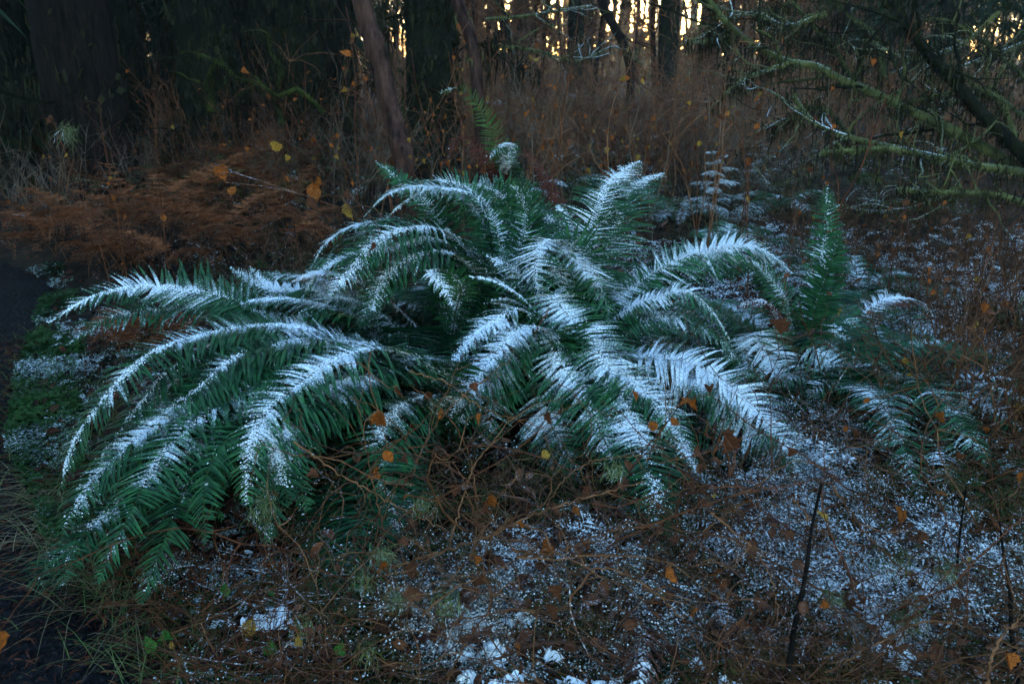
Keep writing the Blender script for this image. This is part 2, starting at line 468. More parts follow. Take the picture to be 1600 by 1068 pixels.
# gravel and needles on the path
b = Buf(); n = 16000
y = rng.uniform(1.0, 7.0, n) ** 1.0; x = edge(y) + .03 - rng.random(n) ** 1.2 * 2.6
grains(b, np.stack([x, y, H(x, y) + .004], -1), rng.uniform(.003, .011, n), .6)
stuff(b.obj('gravel', M['pebble']), 'dark slate gravel scattered over the footpath'); 
def flakes(B, pos, L, w, flat=.25, k=None, a=0.0):
    """thin bent slivers lying on the ground"""
    m = len(pos); th = rng.uniform(0, 6.28, m)
    d = np.stack([np.cos(th), np.sin(th), rng.normal(size=m) * flat], -1)
    s = np.stack([-np.sin(th), np.cos(th), rng.normal(size=m) * flat * 2], -1)
    L = np.broadcast_to(L, (m,))[:, None]; w = np.broadcast_to(w, (m,))[:, None]
    p0 = pos - d * L / 2; p1 = pos + s * w; p2 = pos + d * L / 2 ; p3 = pos - s * w
    p1[:, 2] += L[:, 0] * .12
    v = np.stack([p0, p3, p2, p1], 1)
    B.add(v, q=np.arange(m * 4).reshape(m, 4), a=a)
b = Buf(); n = 9000
y = rng.uniform(1.0, 4.2, n); x = edge(y) + .12 - rng.random(n) ** 1.6 * 1.8
flakes(b, np.stack([x, y, H(x, y) + .012], -1), rng.uniform(.012, .05, n), .0012)
stuff(b.obj('fallen_needles', M['path_needles']), 'rusty brown fallen needles on the footpath')

# ------------------------------------------------------------------ leaf meshes
def leaf_mesh(name, material, lobed=True, r=1.0, fold=.25):
    """one broad toothed leaf of unit length pointing +Y"""
    if lobed:
        out = [(.0, 0), (.10, .02), (.30, -.05), (.36, .10), (.50, .22), (.40, .36), (.46, .52), (.28, .60), (.24, .76), (.10, .82), (0, 1.05)]
    else:
        out = [(0, 0), (.16, .04), (.30, .16), (.34, .27), (.36, .42), (.31, .56), (.27, .64), (.20, .78), (.09, .92), (0, 1.08)]
    v = []; mid = []
    for (x, y) in out:
        v.append(y)
    n_ = len(out)
    verts = []; quads = []
    for (x, y) in out:
        z = -.25 * (y - .4) ** 2
        verts.append((0, y, z)); 
    for sgn in (1, -1):
        base = len(verts)
        for i, (x, y) in enumerate(out):
            z = -.25 * (y - .4) ** 2 + fold * x + .05 * math.sin(i * 2.3 + sgn)
            verts.append((sgn * x, y, z))
        for i in range(n_ - 1):
            q = (i, base + i, base + i + 1, i + 1)
            quads.append(q if sgn > 0 else q[::-1])
    # petiole
    k = len(verts)
    verts += [(.012, 0, 0), (-.012, 0, 0), (-.012, -.35, .12), (.012, -.35, .12)]
    quads.append((k, k + 1, k + 2, k + 3))
    m = bpy.data.meshes.new(name); m.from_pydata(verts, [], quads); m.materials.append(material)
    return m
LEAF = {k: [leaf_mesh('leaf', M['leaf_' + k], True, fold=.6), leaf_mesh('leaf', M['leaf_' + k], False, fold=.45), leaf_mesh('leaf', M['leaf_' + k], True, fold=1.2)] for k in ('orange', 'yellow', 'brown', 'green')}
def leaf(kind, loc, size, rot=None, parent=None, var=None, name='leaf'):
    o = bpy.data.objects.new(name, LEAF[kind][random.randrange(3) if var is None else var]); col.objects.link(o)
    o.scale = (size,) * 3
    o.rotation_euler = rot or (random.uniform(-2.2, -1.2), random.uniform(-.5, .5), random.uniform(0, 6.28))
    if parent is not None:
        o.parent = parent; o.location = Vector(np.asarray(loc) - parent_origin(parent))
    else: o.location = Vector(loc)
    return o

# ------------------------------------------------------------------ ferns
def sword_env(W, lo=.08, peak=.3):
    return lambda s: W * np.clip(np.interp(s, [0, lo, lo + .05, peak, .55, .75, .9, .97, 1.0], [.05, .35, .62, 1, 1, .84, .52, .24, .06]), .02, 2)

def make_frond(parent, pts, W=.11, material='frond', snow=.6, stem='rachis', twist=0.0, spacing=.0112, hw=.0069, s0=.1,
               droop=.22, grain=11, label=None, Rv=None, tilt=.22, curl=0, K=5, jit=.10, miss=.03, sfun=None, r0=.0035):
    cv, L = spline(pts, 64)
    if Rv is None:
        d = np.array(pts[-1]) - np.array(pts[0]); d[2] = 0
        Rv = norm(d)
    b = Buf(); tubes(b, cv[::3], r0, .0008, 4)
    fr = b.obj('frond', M[stem], parent, smooth=True, origin=cv[0])
    lb, gb = Buf(), Buf()
    sf = sfun or (lambda s: (snow * 1.02) * (np.clip(.55 + s * 1.6, 0, 1)) * (1 - .25 * sm(.8, 1, s)))
    leaflets(lb, gb, cv, Rv, sword_env(W * 1.46), s0, 1.0, spacing, hw, (.0, .55), droop, tilt, twist, sf, K, 'sword', jit, grain, curl, miss)
    lo = lb.obj('leaflets', M[material], fr); lo['kind'] = 'stuff'
    if snow > .5 and grain > 5:      # crusted snow heaped along the midrib
        n = int(L * 1700 * snow); s_ = .18 + .78 * rng.random(n); f = s_ * 63
        p = np.stack([np.interp(f, np.arange(64), cv[:, k]) for k in range(3)], -1)
        Bp = norm(np.cross(Rv, [0, 0, 1.0]))
        off = rng.normal(size=n) * .16 * W
        p = p + Bp * off[:, None]; p[:, 2] += rng.uniform(.002, .008, n) - np.abs(off) * .15
        Tz = np.interp(f, np.arange(64), np.abs(norm(np.gradient(cv, axis=0))[:, 2]))
        ok = (noise(p, 16) * .5 + noise(p, 5) * .4 + .25 + (snow - .7) + rng.normal(size=n) * .12 > .1) & (rng.random(n) > Tz ** 3)
        p = p[ok]; grains(gb, p, rng.uniform(.0014, .0034, len(p)), .7)
    if gb.v:
        g = gb.obj('snow', M['snow'], fr); g['kind'] = 'stuff'
    if label: fr['label'] = label
    return fr

def arch(base, az, L, e0=1.15, e1=-.7, n=6, side=0.0):
    """control points of an arching frond: leaves at elevation e0, ends at e1"""
    pts = [np.array(base, float)]
    k = n
    for i in range(k):
        t = (i + .5) / k
        e = e0 + (e1 - e0) * t ** .85
        a = az + side * t
        pts.append(pts[-1] + L / k * np.array([math.cos(a) * math.cos(e), math.sin(a) * math.cos(e), math.sin(e)]))
    return pts

def crown(base, n, Lr, label, snow=.5, W=.09, material='frond', grain=3, e0=(.7, 1.3), e1=(-1.0, -.2), az=(0, 6.28), name='sword_fern',
          cat='fern', group=None, spacing=.014, parent=None, hw=.0065, K=5, stem='rachis', droop=.3):
    t = parent or thing(name, base, label, cat, group)
    for i in range(n):
        a = az[0] + (az[1] - az[0]) * (i + random.uniform(.1, .9)) / n
        L = random.uniform(*Lr)
        mt = material if isinstance(material, str) else random.choice(material)
        make_frond(t, arch(base, a, L, random.uniform(*e0), random.uniform(*e1), side=random.uniform(-.4, .4)), W=W * random.uniform(.8, 1.15) * (L / Lr[1]) ** .3,
                   material=mt, snow=max(0, snow * random.uniform(.75, 1.2)), spacing=spacing, hw=hw, grain=grain, K=K, stem=stem,
                   twist=random.uniform(-.4, .4), droop=droop)
    return t

def ifr(t, base, pts, Y, **kw):
    """frond traced in the photo: pts pixels, Y list of distances spread along them; grows out of the crown at base"""
    n = len(pts)
    Ys = np.interp(np.linspace(0, 1, n), np.linspace(0, 1, len(Y)), Y)
    p3 = [P(p[0], p[1], y) for p, y in zip(pts, Ys)]
    first = p3[0]
    mid = np.array(base) * .45 + first * .55; mid[2] += .10 * min(1, np.linalg.norm(first - base))
    p3 = [np.array(base, float), mid] + p3
    if kw.get('snow', .6) > .4 and kw.get('W', .11) > .08 and 'label' not in kw and kw.get('material', 'frond') == 'frond':
        off = rng.normal(size=3) * np.array([.045, .05, .02]) + np.array([.03, .03, -.05])
        ph = np.linspace(0, 1, len(p3)) ** .8
        q3 = [p + off * f * 1.0 + rng.normal(size=3) * .012 for p, f in zip(p3, ph)]
        k2 = dict(kw); k2['snow'] = kw.get('snow', .6) * .8; k2['grain'] = 6; k2['W'] = kw.get('W', .11) * .95
        make_frond(t, q3, **k2)
    return make_frond(t, p3, **kw)

def gp(px, py_, z=None):
    """ground point seen at that pixel"""
    c, s = math.cos(PITCH), math.sin(PITCH)
    v = (534.0 - py_) / FPX
    sl = (s - v * c) / (c + v * s)
    Y = 1.5 / sl
    for _ in range(4):
        p = P(px, py_, Y); hh = h1(p[0], Y) if z is None else z
        Y = (CAM_H - hh) / sl
    p = P(px, py_, Y)
    return p

def gps(n, xr, yr, emin):
    """n random ground points seen in the pixel ranges, right of the path"""
    out = []; c, s = math.cos(PITCH), math.sin(PITCH); have = 0
    while have < n:
        px = rng.uniform(*xr, n); py_ = rng.uniform(*yr, n)
        u = (px - 800) / FPX; v = (534 - py_) / FPX
        sl = (s - v * c) / (c + v * s); Y = 1.5 / sl
        for _ in range(2):
            Y = (CAM_H - H(u * Y / (c + v * s), Y)) / sl
        x = u * Y / (c + v * s)
        p = np.stack([x, Y, H(x, Y)], -1)[x > edge(Y) + emin]
        out.append(p); have += len(p)
        if not len(p): break
    return np.vstack(out)[:n]

# crown A: front left
A0 = P(672, 700, 2.68); A0[2] = h1(A0[0], A0[1]) + .05
fa = thing('sword_fern', A0, 'big snowy sword fern at front left, its long fronds arching down towards the path', 'fern', 'sword ferns of the main clump')
ifr(fa, A0, [(590, 560), (520, 535), (430, 500), (340, 462), (240, 447), (150, 462), (75, 505)], [2.9, 3.0, 2.95, 2.7], W=.12, snow=.62, twist=.35, droop=.1)
ifr(fa, A0, [(560, 550), (470, 512), (372, 513), (280, 535), (225, 560), (165, 620), (112, 700), (92, 775)], [2.75, 2.6, 2.3, 2.05], W=.115, snow=.75, twist=.15)
ifr(fa, A0, [(600, 550), (510, 532), (442, 537), (367, 567), (300, 615), (240, 665), (165, 728), (118, 790), (90, 850)], [2.62, 2.45, 2.15, 1.85], W=.13, snow=.72)
ifr(fa, A0, [(630, 575), (540, 560), (430, 588), (340, 635), (275, 685), (232, 745), (200, 808), (150, 912)], [2.5, 2.3, 2.0, 1.7], W=.13, snow=.6)
ifr(fa, A0, [(560, 600), (430, 640), (300, 700), (215, 760), (150, 815), (112, 862), (98, 915)], [2.45, 2.2, 1.95, 1.72], W=.12, snow=.62)
ifr(fa, A0, [(650, 562), (590, 545), (520, 565), (460, 605), (415, 650), (390, 705), (385, 790)], [2.45, 2.25, 2.05, 1.86], W=.115, snow=1.0)
ifr(fa, A0, [(690, 585), (640, 568), (570, 590), (505, 630), (450, 665), (436, 715), (452, 788)], [2.5, 2.25, 2.05, 1.86], W=.105, snow=.95, material='frond')
ifr(fa, A0, [(560, 620), (450, 645), (370, 675), (330, 720), (318, 780), (322, 848)], [2.35, 2.1, 1.95, 1.8], W=.085, snow=.45)
ifr(fa, A0, [(690, 620), (640, 628), (600, 665), (590, 710), (606, 775), (630, 860)], [2.4, 2.15, 1.95], W=.10, snow=.8)
ifr(fa, A0, [(700, 600), (650, 560), (600, 560), (560, 590)], [2.6, 2.55, 2.45], W=.10, snow=.75, material='frond_tinge', label='snowy frond with reddened leaflet tips')
ifr(fa, A0, [(580, 590), (480, 590), (380, 640), (300, 720), (262, 790), (240, 850)], [2.45, 2.15, 1.85], W=.11, snow=.45, material='frond_deep')
ifr(fa, A0, [(600, 570), (450, 540), (330, 570), (250, 640), (180, 700), (140, 770)], [2.75, 2.5, 2.1], W=.11, snow=.6)
for k_ in range(30):
    make_frond(fa, arch(A0 + np.array([0, 0, .02]), random.uniform(2.7, 4.6), random.uniform(.8, 1.3), random.uniform(.5, 1.0), random.uniform(-1.2, -.5), side=random.uniform(-.4, .4)),
               W=.10, material='frond_deep', snow=.3, grain=0, K=4)

# crown D: back left, with a dark hollow in front of it
D0 = P(700, 610, 3.25); D0[2] = h1(D0[0], D0[1]) + .06
fd = thing('sword_fern', D0, 'tall sword fern behind the dark hollow, fronds arching left with snow on top', 'fern', 'sword ferns of the main clump')
ifr(fd, D0, [(745, 420), (718, 378), (680, 357), (632, 358), (592, 374), (563, 402), (545, 436)], [3.3, 3.15, 3.0, 2.85], W=.125, snow=.72, twist=.3)
ifr(fd, D0, [(745, 450), (720, 405), (680, 393), (630, 408), (598, 436), (582, 484)], [3.15, 3.0, 2.85], W=.115, snow=.6, twist=.3)
ifr(fd, D0, [(765, 380), (740, 325), (700, 298), (650, 292), (605, 305), (570, 338)], [3.5, 3.5, 3.4, 3.25], W=.12, snow=.9)
ifr(fd, D0, [(788, 426), (781, 380), (767, 335), (735, 300), (690, 283), (640, 285)], [3.4, 3.6, 3.6], W=.12, snow=.8)
ifr(fd, D0, [(800, 410), (805, 360), (790, 315), (755, 292), (715, 290)], [3.5, 3.6, 3.7], W=.13, snow=.85)
ifr(fd, D0, [(800, 420), (818, 370), (822, 330), (812, 300), (790, 285)], [3.4, 3.5, 3.6], W=.12, snow=.8)
ifr(fd, D0, [(700, 400), (640, 350), (570, 348), (515, 375), (488, 415)], [3.4, 3.35, 3.2], W=.11, snow=.6)
ifr(fd, D0, [(700, 460), (640, 400), (560, 395), (500, 425), (470, 470)], [3.2, 3.1, 3.0], W=.11, snow=.55)
ifr(fd, D0, [(640, 500), (590, 455), (545, 435), (500, 426), (455, 440)], [3.1, 3.05, 3.0], W=.085, snow=.8, material='frond_tinge', label='short frond with pinkish dead leaflets under snow')
ifr(fd, D0, [(620, 520), (560, 480), (490, 455), (420, 450), (360, 418)], [3.1, 3.15, 3.2], W=.10, snow=.85, twist=.3)
ifr(fd, D0, [(600, 530), (540, 490), (470, 470), (400, 470), (340, 490)], [3.05, 3.05, 3.0], W=.10, snow=.75)
ifr(fd, D0, [(610, 530), (560, 470), (510, 440), (450, 430), (400, 425)], [3.2, 3.3, 3.3], W=.10, snow=.75)
ifr(fd, D0, [(620, 530), (570, 500), (520, 490), (460, 500), (420, 530)], [3.0, 2.95, 2.9], W=.09, snow=.35)
ifr(fd, D0, [(720, 450), (700, 425), (672, 425), (690, 445), (706, 476)], [3.0, 2.9, 2.8], W=.06, snow=.6)
ifr(fd, D0, [(700, 380), (670, 320), (635, 290), (610, 270), (587, 253)], [3.6, 3.8, 3.9], W=.075, snow=.6, twist=.4)
for k_ in range(34):
    a = random.uniform(1.9, 5.4)
    make_frond(fd, arch(D0 + np.array([random.uniform(-.2, .1), random.uniform(-.1, .2), .02]), a, random.uniform(.6, .95), random.uniform(.9, 1.4), random.uniform(-1.2, -.3), side=random.uniform(-.4, .4)),
               W=.10, material=random.choice(['frond', 'frond_deep']), snow=.06 + .3 * (random.random() < .3), grain=2, K=5, droop=.15)
for k_ in range(12):
    make_frond(fd, arch(D0 + np.array([.1, .1, .02]), random.uniform(.3, 2.6), random.uniform(.7, 1.0), random.uniform(1.1, 1.45), random.uniform(-.9, -.1), side=random.uniform(-.4, .4)),
               W=.11, snow=.7, grain=4, K=5)

# crown B: centre
B0 = P(885, 668, 2.88); B0[2] = h1(B0[0], B0[1]) + .06
fb = thing('sword_fern', B0, 'central sword fern whose snowy fronds spread out like a star towards the camera', 'fern', 'sword ferns of the main clump')
ifr(fb, B0, [(890, 440), (880, 395), (858, 376), (840, 395), (836, 430), (846, 480), (850, 505)], [3.15, 3.1, 2.95, 2.8], W=.115, snow=.78)
ifr(fb, B0, [(880, 440), (868, 400), (880, 388), (908, 415), (930, 453), (944, 500), (952, 530)], [3.1, 3.05, 2.9, 2.8], W=.10, snow=.68)
ifr(fb, B0, [(870, 560), (850, 510), (820, 470), (780, 444), (734, 432)], [2.85, 2.85, 2.8], W=.085, snow=.9)
ifr(fb, B0, [(860, 540), (838, 500), (805, 483), (770, 505), (735, 530), (703, 572)], [2.85, 2.75, 2.6], W=.10, snow=1.0)
ifr(fb, B0, [(875, 560), (850, 515), (805, 520), (770, 560), (730, 605), (698, 662)], [2.75, 2.6, 2.4], W=.12, snow=.85)
ifr(fb, B0, [(880, 560), (862, 520), (866, 550), (895, 595), (925, 640), (945, 690), (955, 720)], [2.75, 2.6, 2.4, 2.25], W=.12, snow=.72)
ifr(fb, B0, [(880, 500), (866, 462), (880, 485), (915, 520), (945, 565), (978, 625), (1000, 690), (1018, 745), (1030, 835)], [2.95, 2.75, 2.4, 1.98], W=.125, snow=.8)
ifr(fb, B0, [(920, 560), (960, 575), (1000, 605), (1036, 640), (1060, 685), (1085, 730)], [2.65, 2.45, 2.25], W=.085, snow=.95)
ifr(fb, B0, [(925, 580), (962, 560), (1016, 556), (1070, 565), (1120, 588), (1165, 622), (1200, 662), (1232, 705), (1250, 748)], [2.75, 2.65, 2.5, 2.3], W=.13, snow=.78, twist=-.2)
ifr(fb, B0, [(910, 520), (952, 473), (1002, 440), (1053, 409), (1104, 392), (1171, 384), (1225, 412)], [3.0, 3.1, 3.15, 3.1], W=.125, snow=.8, twist=-.35)
ifr(fb, B0, [(900, 450), (918, 385), (935, 325), (955, 283), (998, 252)], [3.1, 3.3, 3.6], W=.13, snow=.75, material='frond', hw=.0055)
ifr(fb, B0, [(890, 450), (895, 400), (890, 350), (870, 320)], [3.1, 3.3, 3.5], W=.09, snow=.7)
ifr(fb, B0, [(920, 530), (985, 482), (1029, 464), (1070, 455), (1108, 482), (1140, 530)], [2.95, 2.9, 2.8], W=.075, snow=.75, twist=-.3)
ifr(fb, B0, [(920, 560), (958, 518), (1010, 500), (1070, 498), (1120, 523), (1158, 570)], [2.9, 2.85, 2.8], W=.075, snow=.45, twist=-.3)
ifr(fb, B0, [(900, 600), (870, 570), (850, 575), (850, 620), (870, 680), (905, 740)], [2.8, 2.6, 2.35], W=.11, snow=.5)
ifr(fb, B0, [(915, 580), (950, 600), (985, 650), (1010, 720), (1018, 800)], [2.6, 2.4, 2.1], W=.10, snow=.5)
ifr(fb, B0, [(930, 590), (1010, 580), (1090, 600), (1160, 650), (1205, 720)], [2.8, 2.7, 2.5], W=.10, snow=.3, material='frond_deep')
ifr(fb, B0, [(860, 580), (820, 560), (790, 590), (770, 640), (760, 700)], [2.75, 2.6, 2.45], W=.10, snow=.35)
ifr(fb, B0, [(870, 560), (840, 470), (800, 420), (760, 400)], [3.0, 3.1, 3.1], W=.09, snow=.6)
for k_ in range(26):
    make_frond(fb, arch(B0 + np.array([0, 0, .02]), random.uniform(0, 6.28), random.uniform(.55, .9), random.uniform(.7, 1.3), random.uniform(-1.3, -.5), side=random.uniform(-.4, .4)),
               W=.10, material=random.choice(['frond_deep', 'frond']), snow=.25, grain=0, K=4)

# crown R: right
R0 = P(1235, 640, 3.25); R0[2] = h1(R0[0], R0[1]) + .05
fr_ = thing('sword_fern', R0, 'snowy sword fern right of the main clump, with one dark upright frond', 'fern', 'sword ferns of the main clump')
ifr(fr_, R0, [(1200, 560), (1185, 520), (1205, 560), (1240, 612), (1300, 668)], [3.2, 3.05, 2.9], W=.10, snow=1.0)
ifr(fr_, R0, [(1240, 560), (1262, 540), (1300, 568), (1340, 608), (1372, 656), (1415, 700), (1440, 745)], [3.2, 3.0, 2.8], W=.13, snow=.7)
ifr(fr_, R0, [(1280, 590), (1330, 575), (1385, 600), (1440, 650), (1485, 735)], [3.2, 3.1, 2.85], W=.12, snow=.6)
ifr(fr_, R0, [(1262, 560), (1272, 490), (1288, 440), (1303, 400), (1312, 365)], [3.3, 3.35, 3.35], W=.085, snow=.08, material='frond', hw=.007, label='dark green frond standing upright without snow')
ifr(fr_, R0, [(1270, 540), (1280, 450), (1290, 370), (1293, 290)], [3.5, 3.7, 3.9], W=.08, snow=.6, label='upright frond with a snowy tip')
ifr(fr_, R0, [(1240, 560), (1230, 480), (1200, 430), (1160, 400)], [3.4, 3.5, 3.5], W=.09, snow=.6)
ifr(fr_, R0, [(1290, 560), (1330, 510), (1380, 470), (1430, 470), (1460, 495)], [3.5, 3.6, 3.6], W=.10, snow=.95, material='frond_tinge')
ifr(fr_, R0, [(1250, 600), (1300, 640), (1350, 690), (1370, 760)], [3.0, 2.8, 2.6], W=.10, snow=.7)
ifr(fr_, R0, [(1225, 560), (1215, 500), (1190, 470), (1150, 480)], [3.3, 3.2, 3.2], W=.08, snow=.8, material='frond_red', label='dead reddish frond dusted with snow')
ifr(fr_, R0, [(1240, 620), (1260, 660), (1290, 720), (1300, 770)], [3.0, 2.8, 2.6], W=.09, snow=.4)
for k_ in range(30):
    make_frond(fr_, arch(R0 + np.array([random.uniform(-.2, .3), random.uniform(-.2, .2), .02]), random.uniform(0, 6.28), random.uniform(.65, 1.05), random.uniform(.8, 1.35), random.uniform(-1.2, -.4), side=random.uniform(-.4, .4)),
               W=.09, material=random.choice(['frond_deep', 'frond']), snow=.45, grain=3, K=5)

# back ferns
E0 = gp(790, 330)
fe = thing('sword_fern', E0, 'lone tall fern frond curving left above the clump, green turning rust', 'fern')
ifr(fe, E0, [(784, 250), (768, 205), (746, 163), (719, 137), (686, 146)], [4.6, 4.7, 4.7], W=.10, snow=.45, material='frond_light', spacing=.018, hw=.007)
ifr(fe, E0, [(790, 250), (800, 232), (790, 225), (760, 245)], [4.6, 4.5, 4.4], W=.09, snow=.9, spacing=.018)
ifr(fe, E0, [(770, 270), (740, 225), (715, 215), (690, 262)], [4.5, 4.4, 4.3], W=.08, snow=.1, material='frond_red', spacing=.018, stem='rachis_dead')
D1 = gp(868, 380)
fx = thing('dead_fern', D1, 'dead rust red fern fronds standing behind the central fern', 'fern')
ifr(fx, D1, [(876, 340), (858, 290), (838, 255), (815, 232)], [4.2, 4.4, 4.5], W=.085, snow=.35, material='frond_red', spacing=.013, stem='rachis_dead', droop=.6)
ifr(fx, D1, [(880, 345), (872, 310), (850, 280), (835, 262)], [4.1, 4.2, 4.2], W=.08, snow=.15, material='frond_red', stem='rachis_dead', droop=.7)
ifr(fx, D1, [(872, 340), (868, 320), (845, 300), (820, 300)], [4.2, 4.2, 4.1], W=.07, snow=.5, material='frond_red', stem='rachis_dead', droop=.6)
back_ferns = [
 (905, 300, 9, (.45, .7), .8, 'frond', 'snowy fern behind the upright frond of the central fern'),
 (975, 262, 8, (.5, .75), .6, 'frond', 'small fern with arched fronds far behind the central fern'),
 (1185, 455, 9, (.4, .65), .75, 'frond', 'low snowy fern just left of the dark upright frond'),
 (1060, 345, 9, (.4, .6), .8, 'frond', 'snowy fern at the foot of the conifer sapling'),
 (1330, 530, 10, (.5, .75), .75, 'frond', 'dark fern around the foot of the upright frond'),
 (1395, 640, 14, (.6, .9), .75, 'frond', 'spreading snowy fern right of the clump, level with its middle'),
 (1160, 560, 12, (.5, .75), .55, 'frond', 'half hidden fern between the central fern and the right one'),
 (1440, 690, 12, (.5, .8), .7, 'frond', 'drooping fern at right over the snowy twigs'),
 (1140, 420, 11, (.5, .75), .7, 'frond', 'snowy fern left behind the dark upright frond'),
 (1340, 480, 10, (.5, .7), .85, 'frond', 'snow covered fern right of the dark upright frond'),
 (1480, 600, 9, (.4, .7), .85, 'frond', 'flattened snowy fern near the right edge, below the mossy log'),
 (1400, 545, 9, (.4, .6), .9, 'frond_tinge', 'collapsed pinkish fern under snow, right of the clump'),
 (1215, 330, 8, (.4, .6), .8, 'frond', 'distant snowy fern right of the conifer sapling'),
 (800, 330, 9, (.5, .8), .8, 'frond', 'snowy fern rising directly behind the tall left fern'),
]
for (px, py_, n_, Lr, sn, mt, lab) in back_ferns:
    crown(gp(px, py_), n_, Lr, lab, sn, .085, mt, grain=3, spacing=.017, hw=.0075, K=4, group='smaller ferns around the main clump')
# dead brown fronds collapsed in front
for (px, py_, lab, sn) in [(890, 800, 'collapsed purple brown dead fern below the central fern, snow on its curled leaflets', .55), (980, 880, 'dead dark brown fern at bottom centre with snow on it', .75),
                       (1075, 850, 'withered brown fern at the foot of the lowest green frond', .75), (760, 740, 'dead brown fern under the drooping central fronds', .2)]:
    crown(gp(px, py_ + 60), 7, (.3, .55), lab, sn, .06, 'frond_dead', grain=4, e0=(.5, 1.2), e1=(-1.4, -.6), name='dead_fern', spacing=.013, hw=.006, K=5, stem='rachis_dead', droop=.8, group='collapsed dead ferns in front')

# ------------------------------------------------------------------ bracken
def bracken(base, n, L, label, az=(0, 6.28), snow=.12, group='brown bracken behind the ferns'):
    t = thing('bracken', base, label, 'bracken', group)
    for i in range(n):
        a = random.uniform(*az); l = L * random.uniform(.8, 1.35)
        cv, LL = spline(arch(base + np.array([random.uniform(-.15, .15), random.uniform(-.15, .15), 0]), a, l, random.uniform(1.2, 1.55), random.uniform(-.8, .35), side=random.uniform(-.6, .6)), 40)
        b = Buf(); tubes(b, cv[::2], .0035, .001, 3)
        fr = b.obj('frond', M['rachis_dead'], t, origin=cv[0])
        lb = Buf(); T = norm(np.gradient(cv, axis=0))
        Rv = np.array([math.cos(a), math.sin(a), 0])
        Bv = norm(np.cross(Rv, [0, 0, 1.]))
        for j in range(10):
            s = .32 + .66 * j / 10; k = int(s * 39)
            for sd_ in (1, -1):
                pl = l * .34 * (1 - (s - .3) * 1.2) + .02
                d0 = norm(Bv * sd_ * .8 + T[k] * .6 + np.array([0, 0, random.uniform(-.2, .25)]))
                c2 = np.array([cv[k] + d0 * pl * x - np.array([0, 0, 1]) * pl * .7 * random.uniform(.4, 1.3) * x ** 2 for x in np.linspace(0, 1, 8)])
                leaflets(lb, None, c2, norm(np.array([d0[0], d0[1], 0.0])), lambda q, pl=pl: .30 * pl * (1 - q) ** .6 * np.ones_like(q) + .004, .05, 1, .011, .004, (.2, .6), .4, .5, 0, snow, 3, 'oval', .2, 0, .5, .15)
        o = lb.obj('leaflets', M['bracken'], fr); o['kind'] = 'stuff'
    return t
brk = [(60, 372, 5, .6), (300, 430, 5, .6), (420, 400, 6, .7), (120, 400, 5, .75), (175, 430, 5, .7), (250, 400, 5, .8), (320, 330, 5, .9), (400, 300, 6, .9), (470, 290, 6, 1.0), (520, 270, 6, 1.0), (560, 300, 4, .8), (350, 390, 5, .7), (250, 560, 5, .4), (200, 540, 4, .35),
       (440, 340, 5, .8), (180, 330, 4, .9)]
labs = ['dark bracken beyond the end of the visible path', 'brown bracken between the longest left frond and the copper ones', 'brown bracken just behind the upper left fronds', 'brown bracken at the path edge, nearest the dark trunks', 'brown bracken just above the longest left frond', 'copper bracken left of the thin branch with yellow leaves',
        'copper bracken below the mossy boughs on the left', 'bright copper bracken behind the branch with yellow leaves', 'bright copper bracken left of the leaning trunk',
        'copper bracken at the foot of the leaning trunk', 'small brown bracken right of the leaning trunk foot', 'brown bracken with snow flecks above the left fronds',
        'withered brown bracken hanging under the longest left frond', 'dry brown bracken clump beside the green ground cover', 'brown bracken left of the tall left fern', 'dark bracken in front of the big left trunk']
for (px, py_, n_, L_), lb_ in zip(brk, labs):
    bracken(gp(px, py_), n_, L_, lb_)

# ------------------------------------------------------------------ canes and shrubs
def shrub_geo(B, base, n, Hh, spread=.5, twigs=5, jit=.17, r=.0052, up=1.0):
    st = base + rng.normal(size=(n, 3)) * np.array([.10, .10, 0]) * (1 + spread)
    d = rng.normal(size=(n, 3)) * spread * .5 + np.array([0, 0, up])
    L = Hh * rng.uniform(.55, 1.15, n)
    w = walk(st, d, L, 7, jit)
    tubes(B, w, r * rng.uniform(.6, 1.2, n), r * .25, 3)
    idx = rng.integers(2, 6, (n, twigs))
    s2 = w[np.arange(n)[:, None], idx].reshape(-1, 3)
    dd = norm(w[np.arange(n)[:, None], idx] - w[np.arange(n)[:, None], idx - 1]).reshape(-1, 3) + rng.normal(size=(n * twigs, 3)) * .7
    w2 = walk(s2, dd, np.repeat(L, twigs) * rng.uniform(.12, .4, n * twigs), 4, .26)
    tubes(B, w2, r * .4, r * .15, 3)
    return w, w2

def cane(px0, py0, px1, py1, Y0, Y1, label, r=.005, leaves=3, kind=('orange', 'orange', 'brown', 'brown', 'yellow'), twigs=6, material='cane', bend=.02, size=(.022, .042), name='bare_cane', cat='cane', to_ground=True, group=None):
    a, c = P(px0, py0, Y0), P(px1, py1, Y1)
    if to_ground and a[2] > h1(a[0], a[1]):
        d = norm(c - a); g = np.array([a[0] - d[0] * .3, a[1], h1(a[0], a[1])])
        pts = [g, a]
    else: pts = [a]
    for t in (.25, .5, .75):
        pts.append(a + (c - a) * t + rng.normal(size=3) * bend * np.linalg.norm(c - a))
    pts.append(c)
    cv, L = spline(pts, 22)
    base = cv[0]
    t = thing(name, base, label, cat, group)
    b = Buf(); tubes(b, cv, r, r * .35, 5, lump=.06); b.obj('stem', M['bark' if name == 'broken_stick' else material], t, smooth=True)
    ends = []
    if twigs:
        ks = rng.integers(8, 21, twigs)
        d = norm(cv[ks] - cv[ks - 1]) + rng.normal(size=(twigs, 3)) * .6
        w = walk(cv[ks], d, rng.uniform(.08, .3, twigs) * L * .6, 6, .2)
        for i in range(twigs):
            b = Buf(); tubes(b, w[i], r * .45, r * .15, 3); b.obj('twig', M[material], t)
        ends = list(w.reshape(-1, 3))
    ends += list(cv[10:])
    for i in range(leaves):
        p = random.choice(ends)
        leaf(random.choice(kind), p, random.uniform(*size), parent=t)
    return t

